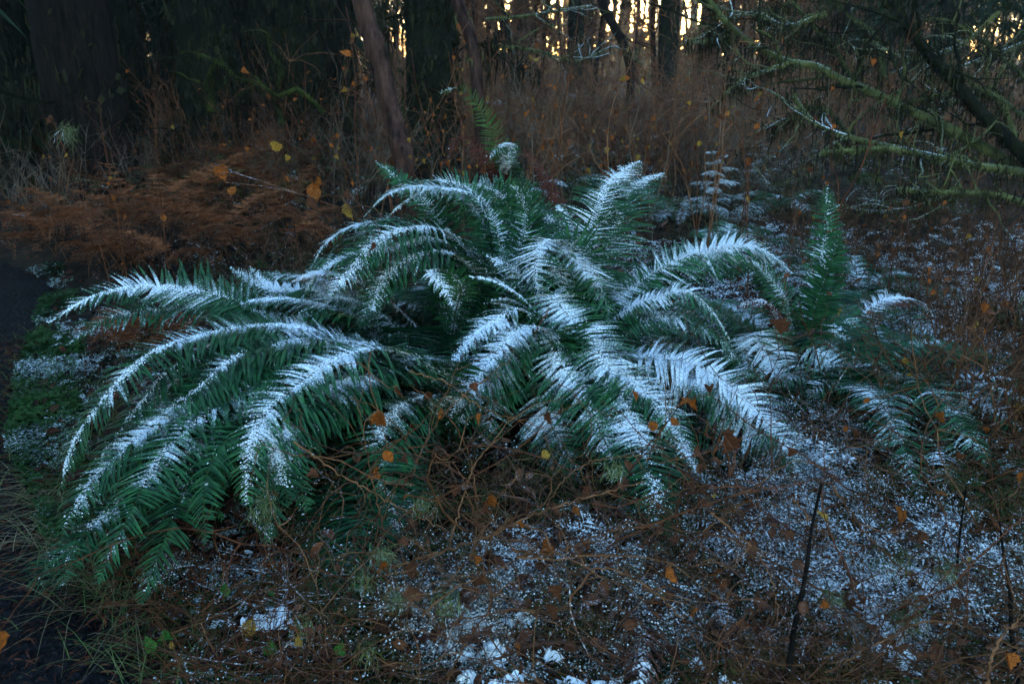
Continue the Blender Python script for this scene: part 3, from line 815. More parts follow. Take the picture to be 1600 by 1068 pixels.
canes = [
 (560, 330, 548, 60, 3.9, 4.2, 'tall thin dark cane left of the leaning trunk, with an orange leaf', .006, 3),
 (862, 300, 905, 10, 3.9, 4.0, 'tall straight cane rising behind the central fern with yellow leaves', .007, 6),
 (735, 290, 700, 80, 4.3, 4.5, 'dark cane crossing behind the lone tall frond', .006, 3),
 (772, 300, 762, 30, 4.6, 4.8, 'straight dark cane just right of the lone tall frond', .006, 2),
 (1170, 400, 1160, 190, 3.8, 3.9, 'dark cane standing right of the conifer sapling', .006, 3),
 (1310, 330, 1430, 20, 4.6, 4.6, 'forked brown cane leaning right in front of the mossy boughs', .007, 5),
 (1310, 300, 1300, 90, 4.7, 4.8, 'upright brown cane before the mossy boughs', .006, 3),
 (940, 270, 975, 70, 5.0, 5.2, 'dark cane with twiggy top behind the upright frond', .006, 4),
 (600, 250, 540, 10, 4.6, 4.9, 'long thin cane crossing the leaning trunk', .005, 3),
 (450, 300, 370, 60, 4.6, 4.4, 'bent cane with reddish leaves on the left, before the mossy boughs', .005, 6),
 (545, 270, 380, 110, 4.3, 4.1, 'long bare cane sloping up to the left over the bracken', .005, 2),
 (190, 380, 155, 150, 4.8, 4.8, 'dark cane at far left before the big trunk', .006, 3),
 (150, 360, 80, 180, 4.8, 4.7, 'twiggy cane leaning left near the path', .005, 3),
 (250, 300, 240, 140, 5.0, 5.0, 'pale crooked cane in the dark left wood', .005, 2),
 (1230, 430, 1245, 250, 3.9, 4.2, 'brown cane behind the dark upright frond', .005, 3),
 (1385, 480, 1420, 300, 4.0, 4.2, 'thin dark cane among the twigs at right', .005, 3),
 (1500, 560, 1560, 330, 3.6, 4.0, 'dark cane near the right edge over the mossy log', .006, 3),
 (660, 300, 560, 120, 4.3, 4.4, 'thin cane leaning left over the top of the left fern', .004, 2),
 (1010, 250, 1040, 60, 5.6, 5.8, 'thin cane before the bright gap in the trees', .005, 5),
 (1090, 260, 1070, 40, 5.6, 5.8, 'slender cane right of the bright gap', .005, 4),
 (1465, 640, 1450, 420, 3.2, 3.4, 'crooked cane rising through the snowy twigs on the right', .005, 2),
]
for (a, b_, c, d, y0, y1, lab, r_, lv) in canes:
    cane(a, b_, c, d, y0, y1, lab, r_ * .8, lv, group='tall bare canes')
for i in range(34):
    px = random.uniform(520, 1300); Yc = random.uniform(4.6, 6.6); hh = random.uniform(30, 190)
    b0 = gp(px, 300); yb = random.uniform(255, 300)
    cane(px, yb, px + random.gauss(0, 45), hh, Yc, Yc + random.uniform(-.2, .4), ('very tall ' if hh < 80 else 'tall ' if hh < 130 else 'shorter ') + random.choice(['leafy', 'twiggy', 'thin']) + ' cane ' + beside(px) + ', in the thicket',
         random.uniform(.0035, .0055), 5, twigs=9, material=random.choice(['cane', 'twig', 'twig_grey', 'cane']), bend=.03, size=(.02, .04), group='canes rising from the thicket')
# pale horizontal branch with yellow leaves, left
t = cane(545, 320, 300, 252, 4.0, 3.9, 'pale thin branch stretching left with big yellow leaves hanging on it', .0055, 4, kind=('yellow', 'orange'), material='twig_snow', size=(.07, .10), to_ground=True, twigs=5)
t = cane(600, 340, 350, 285, 3.9, 3.7, 'pale snowy branch below the one with yellow leaves', .0045, 3, kind=('brown', 'orange'), material='twig_snow', size=(.05, .07), twigs=5)
# dark broken stick, lower right
cane(1225, 1060, 1284, 755, 1.45, 1.75, 'dark broken stick standing up in the lower right', .0095, 0, twigs=0, bend=.008, material='cane', name='broken_stick', cat='stick')
cane(1590, 1060, 1560, 800, 1.5, 1.75, 'thick dark stem at the bottom right corner', .007, 0, twigs=3, bend=.015, name='broken_stick', cat='stick')
cane(1480, 1040, 1510, 760, 1.7, 1.9, 'dark forked stem left of the bottom right corner', .006, 0, twigs=6, bend=.02, name='broken_stick', cat='stick')

# thicket: individual shrubs
labels_sh = [('bare twiggy brown shrub in the thicket behind the ferns', 'shrubs of the brown thicket behind'), ('bare shrub with snow on its twigs in the undergrowth on the right', 'snowy shrubs in the right undergrowth')]
def shrub(px, py_, n, Hh, snowy, nl=4):
    p = gp(px, py_)
    hw_ = 'tall' if Hh > 1.05 else 'middling' if Hh > .75 else 'low' if Hh > .45 else 'very low'
    dist = 'nearest' if p[1] < 4.2 else 'near' if p[1] < 5.5 else 'middle' if p[1] < 7 else 'far'
    lab = dist + ' ' + hw_ + (' snowy shrub ' if snowy else ' brown shrub ') + beside(px)
    t = thing('bare_shrub', p, lab, 'shrub', labels_sh[snowy][1])
    b = Buf(); w, w2 = shrub_geo(b, p, n, Hh, random.uniform(.6, 1.1) if snowy else random.uniform(.3, .6), 6)
    b.obj('stems', M['twig_snow'] if snowy else M[random.choice(['twig', 'twig_grey', 'twig_grey', 'cane'])], t)['kind'] = 'stuff'
    e = w2.reshape(-1, 3)
    for i in range(nl):
        leaf(random.choice(['orange', 'orange', 'brown', 'yellow']), e[rng.integers(len(e))], random.uniform(.022, .042), parent=t)
for i in range(100):
    px = random.uniform(330, 1280); py_ = random.uniform(195, 320)
    shrub(px, py_, 18, random.uniform(.7, 1.35), 0, 8)
for i in range(44):
    px = random.uniform(0, 460); shrub(px, random.uniform(235, 375 if px < 130 else 330), 14, random.uniform(.5, 1.0), 0, 2)
for i in range(14):
    shrub(random.uniform(240, 560), random.uniform(340, 420), 12, random.uniform(.3, .55), 1, 2)
for i in range(46):
    px = random.uniform(1180, 1640); py_ = random.uniform(290, 720)
    if px < 1400 and py_ > 420: px += 240
    shrub(px, py_, 12, random.uniform(.35, .7), 1, 3)
# far thicket, uncountable
b = Buf()
for i in range(120):
    Y = random.uniform(7.5, 20); x = random.uniform(-.6, 1.0) * Y * .75 + random.uniform(-.5, .5)
    shrub_geo(b, np.array([x, Y, h1(x, Y)]), 14, random.uniform(.9, 1.75), .5, 6, r=.008)
stuff(b.obj('far_thicket', M['twig']), 'hazy brown mass of bare undergrowth far behind')
b = Buf()
for i in range(100):
    px = random.uniform(330, 1620); py_ = random.uniform(230, 520)
    p = gp(px, py_)
    if p[0] < edge(p[1]) + .3: continue
    shrub_geo(b, p, 14, random.uniform(.25, .5), 1.3, 5, jit=.2, r=.003)
stuff(b.obj('twig_tangle', M['twig_snow']), 'low tangle of fine snowy twigs between the shrubs')

# ------------------------------------------------------------------ foreground brambles
def bramble(pts, Y, label, r=.005, material='bramble', twigs=5, leaves=1, kind=('brown', 'orange'), group='brambles in the foreground', tl=(.06, .22)):
    n = len(pts); Ys = np.interp(np.linspace(0, 1, n), np.linspace(0, 1, len(Y)), Y)
    cv, L = spline([P(p[0], p[1], y) for p, y in zip(pts, Ys)], 12 + 8 * n)
    zz = np.sin(np.arange(len(cv)) * 1.9)[:, None] * .002 * np.array([.4, .3, 1])      # zigzag at the nodes
    cv = cv + zz + rng.normal(size=cv.shape) * .002
    t = thing('bramble', cv[0], label, 'bramble', group)
    r = r * .75; b = Buf(); tubes(b, cv, r, r * .45, 6, lump=.08); b.obj('stem', M[material], t, smooth=True)
    ks = rng.integers(3, len(cv) - 1, twigs)
    d = norm(cv[ks] - cv[ks - 1]) + rng.normal(size=(twigs, 3)) * .7
    w = walk(cv[ks], d, rng.uniform(*tl, twigs), 8, .15)
    for i in range(twigs):
        b = Buf(); tubes(b, w[i], r * .5, r * .22, 4, lump=.12); b.obj('twig', M[material], t)
    for i in range(leaves):
        leaf(random.choice(kind), w[rng.integers(twigs), rng.integers(3, 8)] if twigs else cv[-1], random.uniform(.025, .045), parent=t)
    return t
br = [
 ([(600, 890), (690, 862), (760, 838), (850, 797), (940, 770), (1010, 750)], (1.75, 1.85), 'thick bramble stem sloping up to the right across the centre foreground', .0055),
 ([(800, 858), (850, 866), (900, 850), (960, 828), (1030, 822)], (1.7, 1.85), 'snowy bramble stem curving right below the thick one', .005),
 ([(528, 950), (560, 975), (620, 972), (680, 935), (712, 895), (735, 865), (760, 820)], (1.6, 1.75), 'curved golden bramble runner at lower left of the tangle', .0036),
 ([(700, 1060), (730, 1000), (760, 960), (766, 920), (745, 890)], (1.5, 1.65), 'golden bramble runner rising from the bottom edge', .0033),
 ([(770, 1030), (830, 1010), (880, 1005), (940, 1035), (975, 1068)], (1.48, 1.5), 'red brown bramble arching along the bottom edge', .0045),
 ([(855, 790), (880, 750), (920, 722), (960, 715), (1000, 712)], (1.9, 2.0), 'orange bramble arch in front of the central fern', .003),
 ([(700, 860), (720, 790), (740, 730), (770, 690), (800, 650)], (1.85, 2.1), 'upright brown bramble in front of the left fronds', .0042),
 ([(735, 880), (745, 800), (735, 720), (700, 650), (640, 600)], (1.9, 2.2), 'tall brown bramble reaching up over the red tinged frond', .0042),
 ([(600, 830), (580, 740), (565, 660), (555, 620)], (1.9, 2.1), 'thin bramble with curled brown leaves before the left fern', .0032),
 ([(640, 760), (660, 700), (700, 640), (760, 590), (800, 560)], (2.1, 2.4), 'brown bramble leaning into the central fronds', .004),
 ([(960, 770), (1010, 700), (1050, 650), (1080, 610)], (2.1, 2.15), 'red brown bramble holding the orange maple leaves', .004),
 ([(1010, 720), (1038, 660), (1040, 600)], (2.1, 2.15), 'short dark twig beside the orange maple leaves', .003),
 ([(470, 840), (520, 770), (590, 740), (660, 745), (720, 770)], (1.9, 1.95), 'arched brown bramble under the snowy left fronds', .0038),
 ([(460, 690), (530, 740), (620, 790), (700, 830)], (1.95, 1.85), 'bramble sloping down from the snowiest left frond', .0035),
 ([(860, 480), (835, 520), (820, 560), (835, 620)], (2.65, 2.5), 'thin curved brown twig lying on the central fern', .0028),
 ([(545, 300), (580, 340), (610, 380), (655, 430)], (2.95, 2.75), 'thin reddish twig lying across the tall left fern', .0026),
 ([(640, 580), (700, 600), (760, 640), (830, 660)], (2.2, 2.1), 'pale twig across the gap between the two front ferns', .003),
 ([(180, 995), (260, 990), (320, 950), (350, 900), (330, 830)], (1.75, 1.9), 'thin golden runner at the lower left in the dark leaves', .0026),
 ([(140, 950), (220, 945), (280, 940)], (1.9, 1.85), 'thick pale stick lying at the lower left near the path', .006),
 ([(1130, 780), (1180, 760), (1240, 720), (1300, 735)], (2.0, 2.2), 'bramble twig left of the broken stick', .003),
 ([(1060, 870), (1100, 830), (1140, 800), (1165, 798)], (1.8, 1.9), 'golden twig near the withered fern', .003),
 ([(1300, 760), (1350, 830), (1400, 880), (1490, 960), (1560, 1000)], (1.9, 1.6), 'snowy bramble sloping down right of the broken stick', .004),
 ([(1110, 800), (1180, 860), (1210, 920), (1215, 980)], (1.8, 1.6), 'grey bramble bending down left of the broken stick', .004),
 ([(1240, 780), (1290, 830), (1380, 860), (1480, 880)], (1.9, 1.85), 'long reddish bramble stem behind the brown fallen leaf', .0035),
 ([(1540, 1068), (1560, 1000), (1600, 960)], (1.4, 1.5), 'pale bramble stem at the bottom right corner', .005),
 ([(1290, 1050), (1380, 1000), (1450, 970), (1520, 980)], (1.5, 1.6), 'low arched dark bramble near the bottom right', .004),
 ([(1400, 730), (1460, 700), (1520, 640), (1600, 560)], (2.4, 2.8), 'long brown stem rising to the right edge', .0045),
 ([(1330, 650), (1400, 630), (1500, 600), (1600, 540)], (2.7, 3.0), 'thin red brown stem crossing the snowy ferns at right', .0035),
 ([(1190, 560), (1240, 530), (1300, 520), (1330, 560)], (2.8, 2.9), 'thin bramble over the right fern with a curled brown leaf', .0032),
 ([(880, 950), (930, 890), (985, 900), (1060, 960), (1110, 1040)], (1.6, 1.55), 'grey snowy bramble in the bottom centre', .0038),
]
for (pts, Y, lab, r_) in br:
    bramble(pts, Y, lab, r_, material=random.choice(['bramble', 'bramble', 'bramble_dark']), leaves=random.choice([0, 1, 2]))
# more brambles, placed freely in the tangle
for i in range(55):
    px = random.gauss(780, 190); py_ = random.uniform(720, 1000)
    Y = random.uniform(1.5, 2.05)
    p = P(px, py_, Y)
    if p[2] < h1(p[0], p[1]): p[2] = h1(p[0], p[1]) + .02
    a = random.uniform(0, 6.28)
    w = walk(p[None], np.array([[math.cos(a), math.sin(a) * .5, random.uniform(-.1, .9)]]), random.uniform(.25, .6), 9, .26, grav=.04)[0]
    w[:, 2] = np.maximum(w[:, 2], H(w[:, 0], w[:, 1]) + .01)
    t = thing('bramble', w[0], random.choice(['crooked', 'kinked', 'thin']) + ' bramble ' + beside(px, FMARKS) + (', low' if py_ > 900 else ', high' if py_ < 800 else ', midway up') + ' in the tangle', 'bramble', 'crooked brambles of the foreground tangle')
    b = Buf(); mt = M[random.choice(['bramble', 'bramble_dark', 'twig_snow', 'cane'])]
    tubes(b, w, random.uniform(.0014, .0032), .001, 5, lump=.1); b.obj('stem', mt, t)
    ks = rng.integers(2, 9, 4)
    w2 = walk(w[ks], rng.normal(size=(4, 3)), rng.uniform(.06, .18, 4), 5, .4)
    for q_ in range(4):
        b = Buf(); tubes(b, w2[q_], .0016, .0008, 4); b.obj('twig', mt, t)
    if random.random() < .5: leaf(random.choice(['brown', 'brown', 'orange']), w2[0, 4], random.uniform(.025, .05), parent=t)

for i in range(60):
    px = random.uniform(1090, 1610); py_ = random.uniform(640, 1020)
    p = gp(px, py_ + 30) + np.array([0, 0, random.uniform(.01, .15)]); a = random.uniform(0, 6.28)
    w = walk(p[None], np.array([[math.cos(a), math.sin(a) * .6, random.uniform(0, 1.1)]]), random.uniform(.3, .7), 10, .22, grav=.03)[0]
    w[:, 2] = np.maximum(w[:, 2], H(w[:, 0], w[:, 1]) + .01)
    t = thing('bramble', w[0], ('high ' if py_ < 760 else 'middle ' if py_ < 890 else 'low ') + random.choice(['kinked', 'sloping', 'thin']) + ' twiggy stem ' + beside(px, SMARKS), 'bramble', 'twiggy stems at the lower right')
    mt = M[random.choice(['cane', 'bramble_dark', 'twig_snow', 'bramble', 'cane'])]
    b = Buf(); tubes(b, w, random.uniform(.0018, .0038), .001, 5, lump=.1); b.obj('stem', mt, t)
    w2 = walk(w[rng.integers(2, 10, 5)], rng.normal(size=(5, 3)) + np.array([0, 0, .4]), rng.uniform(.06, .22, 5), 5, .35)
    for q_ in range(5):
        b = Buf(); tubes(b, w2[q_], .0016, .0007, 4); b.obj('twig', mt, t)
    if i % 3 == 0: leaf(random.choice(['brown', 'brown', 'orange']), w2[0, 4], random.uniform(.02, .035), parent=t)

def fine(n, xr, yr, hr, L, r, mt, name, label, jit=.3, accept=None, up=.4, k=7):
    b = Buf(); st = gps(n, xr, yr, .15); st[:, 2] += rng.uniform(*hr, n); d = rng.normal(size=(n, 3)) * np.array([1, 1, .5]) + np.array([0, 0, up])
    w = walk(st, d, rng.uniform(*L, n), k, jit, grav=.06)
    w[..., 2] = np.maximum(w[..., 2], H(w[..., 0], w[..., 1]) + .005)
    tubes(b, w, rng.uniform(.5, 1.2, n) * r, r * .4, 3)
    o = stuff(b.obj(name, mt), label)
    return o
fine(1400, (420, 1250), (720, 1150), (0, .24), (.08, .35), .0014, M['bramble_dark'], 'bramble_tangle', 'dense tangle of dark thin bramble twigs in the foreground')
fine(300, (450, 1150), (760, 1150), (.05, .3), (.1, .35), .0014, M['bramble'], 'golden_twigs', 'thin golden brown twigs in the foreground tangle')
fine(2500, (1050, 1650), (640, 1150), (0, .16), (.08, .35), .0016, M['twig_snow'], 'snowy_twigs', 'snow dusted fine twigs covering the ground at lower right')
fine(1500, (1150, 1650), (420, 760), (0, .22), (.15, .5), .0024, M['twig_snow'], 'snowy_brush', 'snow dusted brush right of the ferns')
fine(700, (150, 560), (880, 1150), (0, .1), (.08, .3), .0017, M['cane'], 'low_twigs', 'thin dark twigs lying under the left fronds')

# ------------------------------------------------------------------ low ground plants
def sprays(n, xr, yr, sn, name, mt, label, size=(.04, .10), hr=(0, .05), patchy=True, G=None, jitz=.4):
    b = Buf(); g = Buf()
    P0 = gps(n, xr, yr, .12); P0[:, 2] += rng.uniform(*hr, n)
    K = 6
    th = rng.uniform(0, 6.28, n); L = rng.uniform(*size, n)
    d = norm(np.stack([np.cos(th), np.sin(th), rng.normal(size=n) * jitz + .25], -1))
    s = norm(np.cross(d, [0, 0, 1.0]) + rng.normal(size=(n, 3)) * .25)
    amt = sn - .22 + (.55 * noise(P0, 3.6) + .35 * noise(P0, 10.0) if patchy else 0)
    x = np.linspace(.05, .95, K)
    for sd_ in (1, -1):
        c = P0[:, None] + d[:, None] * (L[:, None] * x)[..., None]
        c[..., 2] -= (L[:, None] * .45 * x ** 2)
        ll = (L[:, None] * .42 * np.sin((x * .85 + .12) * math.pi) * rng.uniform(.6, 1.3, (n, K)))[..., None]
        dd = norm(s * sd_ + d * .55)[:, None]
        w = .0028
        tip = c + dd * ll; tip[..., 2] -= ll[..., 0] * rng.uniform(0, .5, (n, K))
        q0 = c + d[:, None] * w * 1.4; q1 = (c + tip) / 2 + d[:, None] * w; q2 = tip; q3 = (c + tip) / 2 - d[:, None] * w * 1.2
        v = np.stack([c - d[:, None] * w, q3, q2, q1], 2)
        m = n * K
        b.add(v, q=np.arange(m * 4).reshape(m, 4), a=np.repeat(np.repeat(amt, K), 4))
        ok = rng.random((n, K)) < np.clip((amt[:, None] - .35) * 1.6, 0, .9)
        gpz = q1[ok]; gpz[:, 2] += .0015
        grains(g, gpz, rng.uniform(.0014, .0034, len(gpz)), .7)
    stuff(b.obj(name, mt), label)
    stuff(g.obj('snow', M['snow']), 'crusted snow grains lying on ' + label)
sprays(6500, (1000, 1650), (680, 1150), .95, 'moss_carpet', M['spray'], 'the feathery moss at lower right', size=(.05, .13))
sprays(3600, (250, 1050), (880, 1150), .82, 'moss_carpet', M['spray'], 'the feathery moss along the bottom edge')
sprays(4000, (900, 1650), (380, 700), .9, 'moss_carpet', M['spray'], 'the low plants right of the ferns', size=(.06, .16), hr=(0, .18))
sprays(2600, (300, 900), (330, 480), .25, 'moss_carpet', M['spray'], 'the low plants behind the left fern', size=(.06, .14), hr=(0, .12))
sprays(3000, (850, 1500), (235, 380), .5, 'moss_carpet', M['spray'], 'the low plants behind the central fern', size=(.08, .2), hr=(0, .25))

sprays(2600, (1040, 1640), (600, 1000), .85, 'moss_carpet', M['spray'], 'the raised sprigs at lower right', size=(.05, .12), hr=(.04, .16))
sprays(1300, (480, 1040), (760, 1040), .75, 'moss_carpet', M['spray'], 'the withered sprigs in the bramble tangle', size=(.04, .11), hr=(.04, .2))
sprays(1800, (600, 1280), (185, 300), .42, 'moss_carpet', M['spray'], 'the frosted sprigs inside the thicket', size=(.07, .18), hr=(.1, .9))
sprays(900, (120, 600), (250, 380), .30, 'moss_carpet', M['spray'], 'the frosted sprigs among the bracken', size=(.07, .16), hr=(.1, .5))
# green ground cover by the path
def cover(n, reg, name, label, size=(.010, .022), hr=(.01, .06), mt='cover'):
    y = rng.uniform(*reg['y'], n * 4); x = edge(y) + rng.uniform(*reg['e'], n * 4)
    ok = noise(np.stack([x, y, x * 0], -1), 5.0) > reg['n'] + rng.normal(size=n * 4) * .25
    x, y = x[ok][:n], y[ok][:n]; n = len(x)
    P0 = np.stack([x, y, H(x, y) + rng.uniform(*hr, n)], -1); b = Buf()
    r = rng.uniform(*size, n)
    for k in range(3):
        th = rng.uniform(0, 6.28, n) if k == 0 else th + 2.1
        d = np.stack([np.cos(th), np.sin(th), rng.normal(size=n) * .3 + .1], -1); s = np.stack([-np.sin(th), np.cos(th), rng.normal(size=n) * .3], -1)
        rr = r[:, None]
        v = np.stack([P0, P0 + d * rr * .6 - s * rr * .5, P0 + d * rr * 1.15 - s * rr * .38, P0 + d * rr * 1.3, P0 + d * rr * 1.15 + s * rr * .38, P0 + d * rr * .6 + s * rr * .5], 1)
        ii = np.arange(n)[:, None] * 6
        b.add(v, q=np.concatenate([ii + [0, 1, 2, 3], ii + [0, 3, 4, 5]]))
    stuff(b.obj(name, M[mt]), label)
cover(3800, dict(y=(2.2, 5.6), e=(.0, .30), n=.3), 'ground_cover', 'small leaved green ground cover along the path edge')
cover(1500, dict(y=(1.5, 2.6), e=(.1, 1.2), n=.1), 'ground_cover', 'small green leaves on the dark soil at lower left')
cover(1300, dict(y=(1.5, 2.8), e=(1.6, 3.4), n=.1), 'ground_cover', 'small green leaves between the snowy twigs at lower right')
def grass(n, fn, L, mt, name, label, lean=.6):
    P0 = np.array([fn() for _ in range(n)])
    th = rng.uniform(0, 6.28, n); L = rng.uniform(*L, n)
    d = np.stack([np.cos(th) * lean, np.sin(th) * lean, np.ones(n)], -1)
    K = 5; b = Buf(); x = np.linspace(0, 1, K)
    c = P0[:, None] + norm(d)[:, None] * (L[:, None] * x)[..., None] + np.stack([np.cos(th), np.sin(th), -np.ones(n) * .8], -1)[:, None] * (L[:, None] * .55 * x ** 2.2)[..., None]
    s = np.stack([-np.sin(th), np.cos(th), np.zeros(n)], -1)[:, None] * (.0017 * (1 - x * .9))[None, :, None]
    v = np.stack([c - s, c + s], 2); idx = np.arange(n * K * 2).reshape(n, K, 2)
    b.add(v, q=np.stack([idx[:, :-1, 0], idx[:, :-1, 1], idx[:, 1:, 1], idx[:, 1:, 0]], -1))
    stuff(b.obj(name, M[mt]), label)
def pe():
    y = random.uniform(1.5, 4.2); x = float(edge(y)) + random.gauss(.16, .12); return [x, y, h1(x, y)]
grass(1500, pe, (.06, .18), 'grass', 'grass', 'thin green grass at the edge of the path')
def ps():
    y = random.choice([1.95, 2.2, 2.5, 2.35]) + random.gauss(0, .09); x = float(edge(y)) + random.gauss(.12, .09); return [x, y, h1(x, y)]
grass(420, ps, (.10, .26), 'straw', 'dry_grass', 'pale dry grass lying over the path edge', 1.4)
def pr_():
    p = gp(random.uniform(950, 1600), random.uniform(650, 1068)); return [p[0], p[1], p[2]]
grass(700, pr_, (.05, .2), 'grass', 'grass', 'scattered grass blades among the snowy twigs')

# litter
def litter(n, xr, yr, name, label, mt='litter', hr=(0, .05)):
    b = Buf(); P0 = gps(n, xr, yr, .05); P0[:, 2] += rng.uniform(*hr, n); r = rng.uniform(.010, .03, n)
    th = rng.uniform(0, 6.28, n)
    d = norm(np.stack([np.cos(th), np.sin(th), rng.normal(size=n) * .5], -1)); s = norm(np.cross(d, [0, 0, 1.]) + np.array([0, 0, 1]) * rng.normal(size=(n, 1)) * .5)
    up = np.cross(s, d); rr = r[:, None]
    v = np.stack([P0 - d * rr, P0 - d * rr * .3 - s * rr * .6 + up * rr * .3, P0 + d * rr * .4 - s * rr * .55 + up * rr * .2, P0 + d * rr, P0 + d * rr * .4 + s * rr * .6 + up * rr * .35, P0 - d * rr * .3 + s * rr * .55 + up * rr * .1], 1)
    ii = np.arange(n)[:, None] * 6
    b.add(v, q=np.concatenate([ii + [0, 1, 2, 3], ii + [0, 3, 4, 5]]))
    stuff(b.obj(name, M[mt]), label)
litter(3200, (200, 1650), (640, 1150), 'leaf_litter', 'brown leaf litter on the forest floor in front')
litter(5000, (150, 1650), (260, 640), 'leaf_litter', 'brown leaf litter under the shrubs behind', hr=(0, .12))

litter(420, (430, 1250), (740, 1100), 'withered_leaves', 'curled withered leaf scraps caught in the bramble tangle', mt='leaf_brown', hr=(.03, .26))
litter(330, (1150, 1650), (650, 1100), 'withered_leaves', 'brown withered leaf scraps among the snowy twigs', mt='leaf_brown', hr=(.03, .14))
litter(1200, (60, 560), (380, 900), 'leaf_litter', 'brown leaf litter on the ground left of the ferns', hr=(.01, .07))
sprays(1500, (50, 300), (520, 800), .75, 'moss_carpet', M['spray'], 'the low plants near the path', size=(.03, .08))
def snowpatch(x0, x1, y0, y1, thr, label, step=.010):
    gx, gy = np.meshgrid(np.arange(x0, x1, step), np.arange(y0, y1, step))
    q = np.stack([gx, gy, gx * 0], -1)
    q = q + rng.normal(size=q.shape) * np.array([1, 1, 0]) * step * .25
    f = noise(q, 4.2) * .6 + noise(q, 11.0) * .45 + noise(q, 33.0) * .35 + rng.normal(size=gx.shape) * .07
    f = f - 2.5 * np.clip(.35 - (q[..., 0] - edge(q[..., 1])), 0, 1)
    z = H(q[..., 0], q[..., 1]) + .035 + .05 * np.clip(f - thr + .15, 0, .5) + .012 * noise(q, 45) + rng.normal(size=gx.shape) * .003
    ii = np.arange(gx.size).reshape(gx.shape)
    qd = np.stack([ii[:-1, :-1], ii[:-1, 1:], ii[1:, 1:], ii[1:, :-1]], -1)
    ff = (f[:-1, :-1] + f[:-1, 1:] + f[1:, 1:] + f[1:, :-1]) / 4
    qd = qd[ff > thr]
    b = Buf(); b.add(np.stack([q[..., 0], q[..., 1], z], -1), q=qd.reshape(-1, 4)); stuff(b.obj('snow', M['snow']), label)
snowpatch(-1.0, 1.1, 1.25, 2.1, .42, 'ragged snow patches on the ground along the bottom edge')
snowpatch(.7, 3.0, 1.25, 3.1, .46, 'ragged snow patches on the ground at lower right')

litter(420, (120, 1280), (170, 330), 'hanging_leaves', 'tiny orange leaves still hanging all through the brown thicket', mt='leaf_orange', hr=(.2, 1.2))
litter(260, (900, 1640), (300, 640), 'hanging_leaves', 'tiny rust leaves still hanging in the undergrowth at right', mt='leaf_brown', hr=(.1, .6))

# ------------------------------------------------------------------ single leaves that catch the eye
single = [
 (1083, 628, 2.13, 'orange', .055, 'large orange maple leaf hanging right of the central fern', 0), (1050, 662, 2.12, 'orange', .04, 'orange leaf in the middle of the three maple leaves', 0),
 (1022, 672, 2.12, 'orange', .038, 'curled orange leaf, leftmost of the maple leaves', 2), (1218, 520, 2.75, 'brown', .085, 'big curled brown leaf lying on the right fern', 2),
 (1258, 678, 2.6, 'orange', .045, 'small tan leaf hanging below the right fern', 1), (1405, 815, 1.95, 'orange', .062, 'large russet leaf lying among snowy twigs at lower right', 0),
 (1293, 815, 1.85, 'yellow', .045, 'round ochre leaf beside the broken stick', 1), (1463, 770, 2.0, 'orange', .04, 'small orange leaf up right of the russet leaf', 1),
 (850, 715, 2.0, 'yellow', .035, 'tan pointed leaf hanging on the orange bramble arch', 0), (350, 932, 1.82, 'green', .045, 'round bright green leaf at lower left, nearest the fern tips', 1),
 (427, 932, 1.8, 'green', .04, 'bright green leaf right of the nearest round one', 1), (268, 995, 1.68, 'green', .05, 'broad green leaf at lower left by the path', 0),
 (238, 1018, 1.62, 'green', .05, 'dark green leaf lowest at the lower left', 1), (420, 1022, 1.6, 'green', .045, 'green leaf near the bottom edge, left of the yellow leaf', 0),
 (470, 1010, 1.6, 'yellow', .035, 'small yellow leaf near the bottom edge', 1), (527, 1022, 1.6, 'green', .04, 'green leaf right of the small yellow leaf', 0),
 (272, 1012, 1.65, 'yellow', .025, 'tiny tan leaf among the lower left green leaves', 1), (648, 900, 1.65, 'brown', .055, 'big dark brown leaf in the lower left of the tangle', 0),
 (742, 915, 1.62, 'brown', .055, 'large folded brown leaf in the middle of the tangle', 2), (918, 860, 1.75, 'brown', .05, 'brown leaf hanging under the thick bramble stem', 0),
 (495, 745, 1.9, 'brown', .04, 'curled red brown leaf by the snowy left frond tips', 2), (558, 722, 2.0, 'brown', .035, 'curled brown leaf on the bramble before the left fern', 2),
 (625, 720, 1.9, 'brown', .04, 'ragged brown leaf between the two front ferns', 2), (630, 780, 1.85, 'orange', .03, 'small tan leaf in the upper tangle', 1),
 (758, 270, 3.6, 'brown', .075, 'rounded brown leaf upright on top of the left fern', 1), (430, 235, 3.9, 'yellow', .075, 'big yellow maple leaf hanging on the left branch', 0),
 (360, 305, 3.8, 'orange', .07, 'dark red leaf hanging below the left branch', 1), (462, 310, 3.7, 'brown', .07, 'brown pointed leaf hanging below the snowy branch', 1),
 (548, 88, 4.2, 'orange', .07, 'orange leaf near the top of the thin cane at upper left', 1), (835, 95, 4.0, 'yellow', .07, 'yellow leaf high on the tall straight cane', 0),
 (1515, 870 , 1.8, 'yellow', .022, 'small yellow leaf in the twigs at far lower right', 1), (1116, 772, 1.9, 'yellow', .025, 'tiny yellow green leaf below the maple leaves', 1),
 (385, 990, 1.65, 'yellow', .05, 'pale dead leaf with snow near the bottom left', 0), (1010, 1000, 1.6, 'brown', .06, 'brown leaf with snow at the bottom centre', 0),
]
for (px, py_, Y, kd, sz, lab, var) in single:
    p = P(px, py_, Y); gz_ = h1(p[0], p[1])
    if p[2] < gz_ + .01: p = gp(px, py_); p[2] += .03
    o = leaf(kd, p, sz * .85, rot=(random.uniform(-.2, 1.3), random.uniform(-.6, .6), random.uniform(0, 6.28)), var=var, name='fallen_leaf' if py_ > 740 else 'hanging_leaf')
    tag(o, lab, 'leaf')

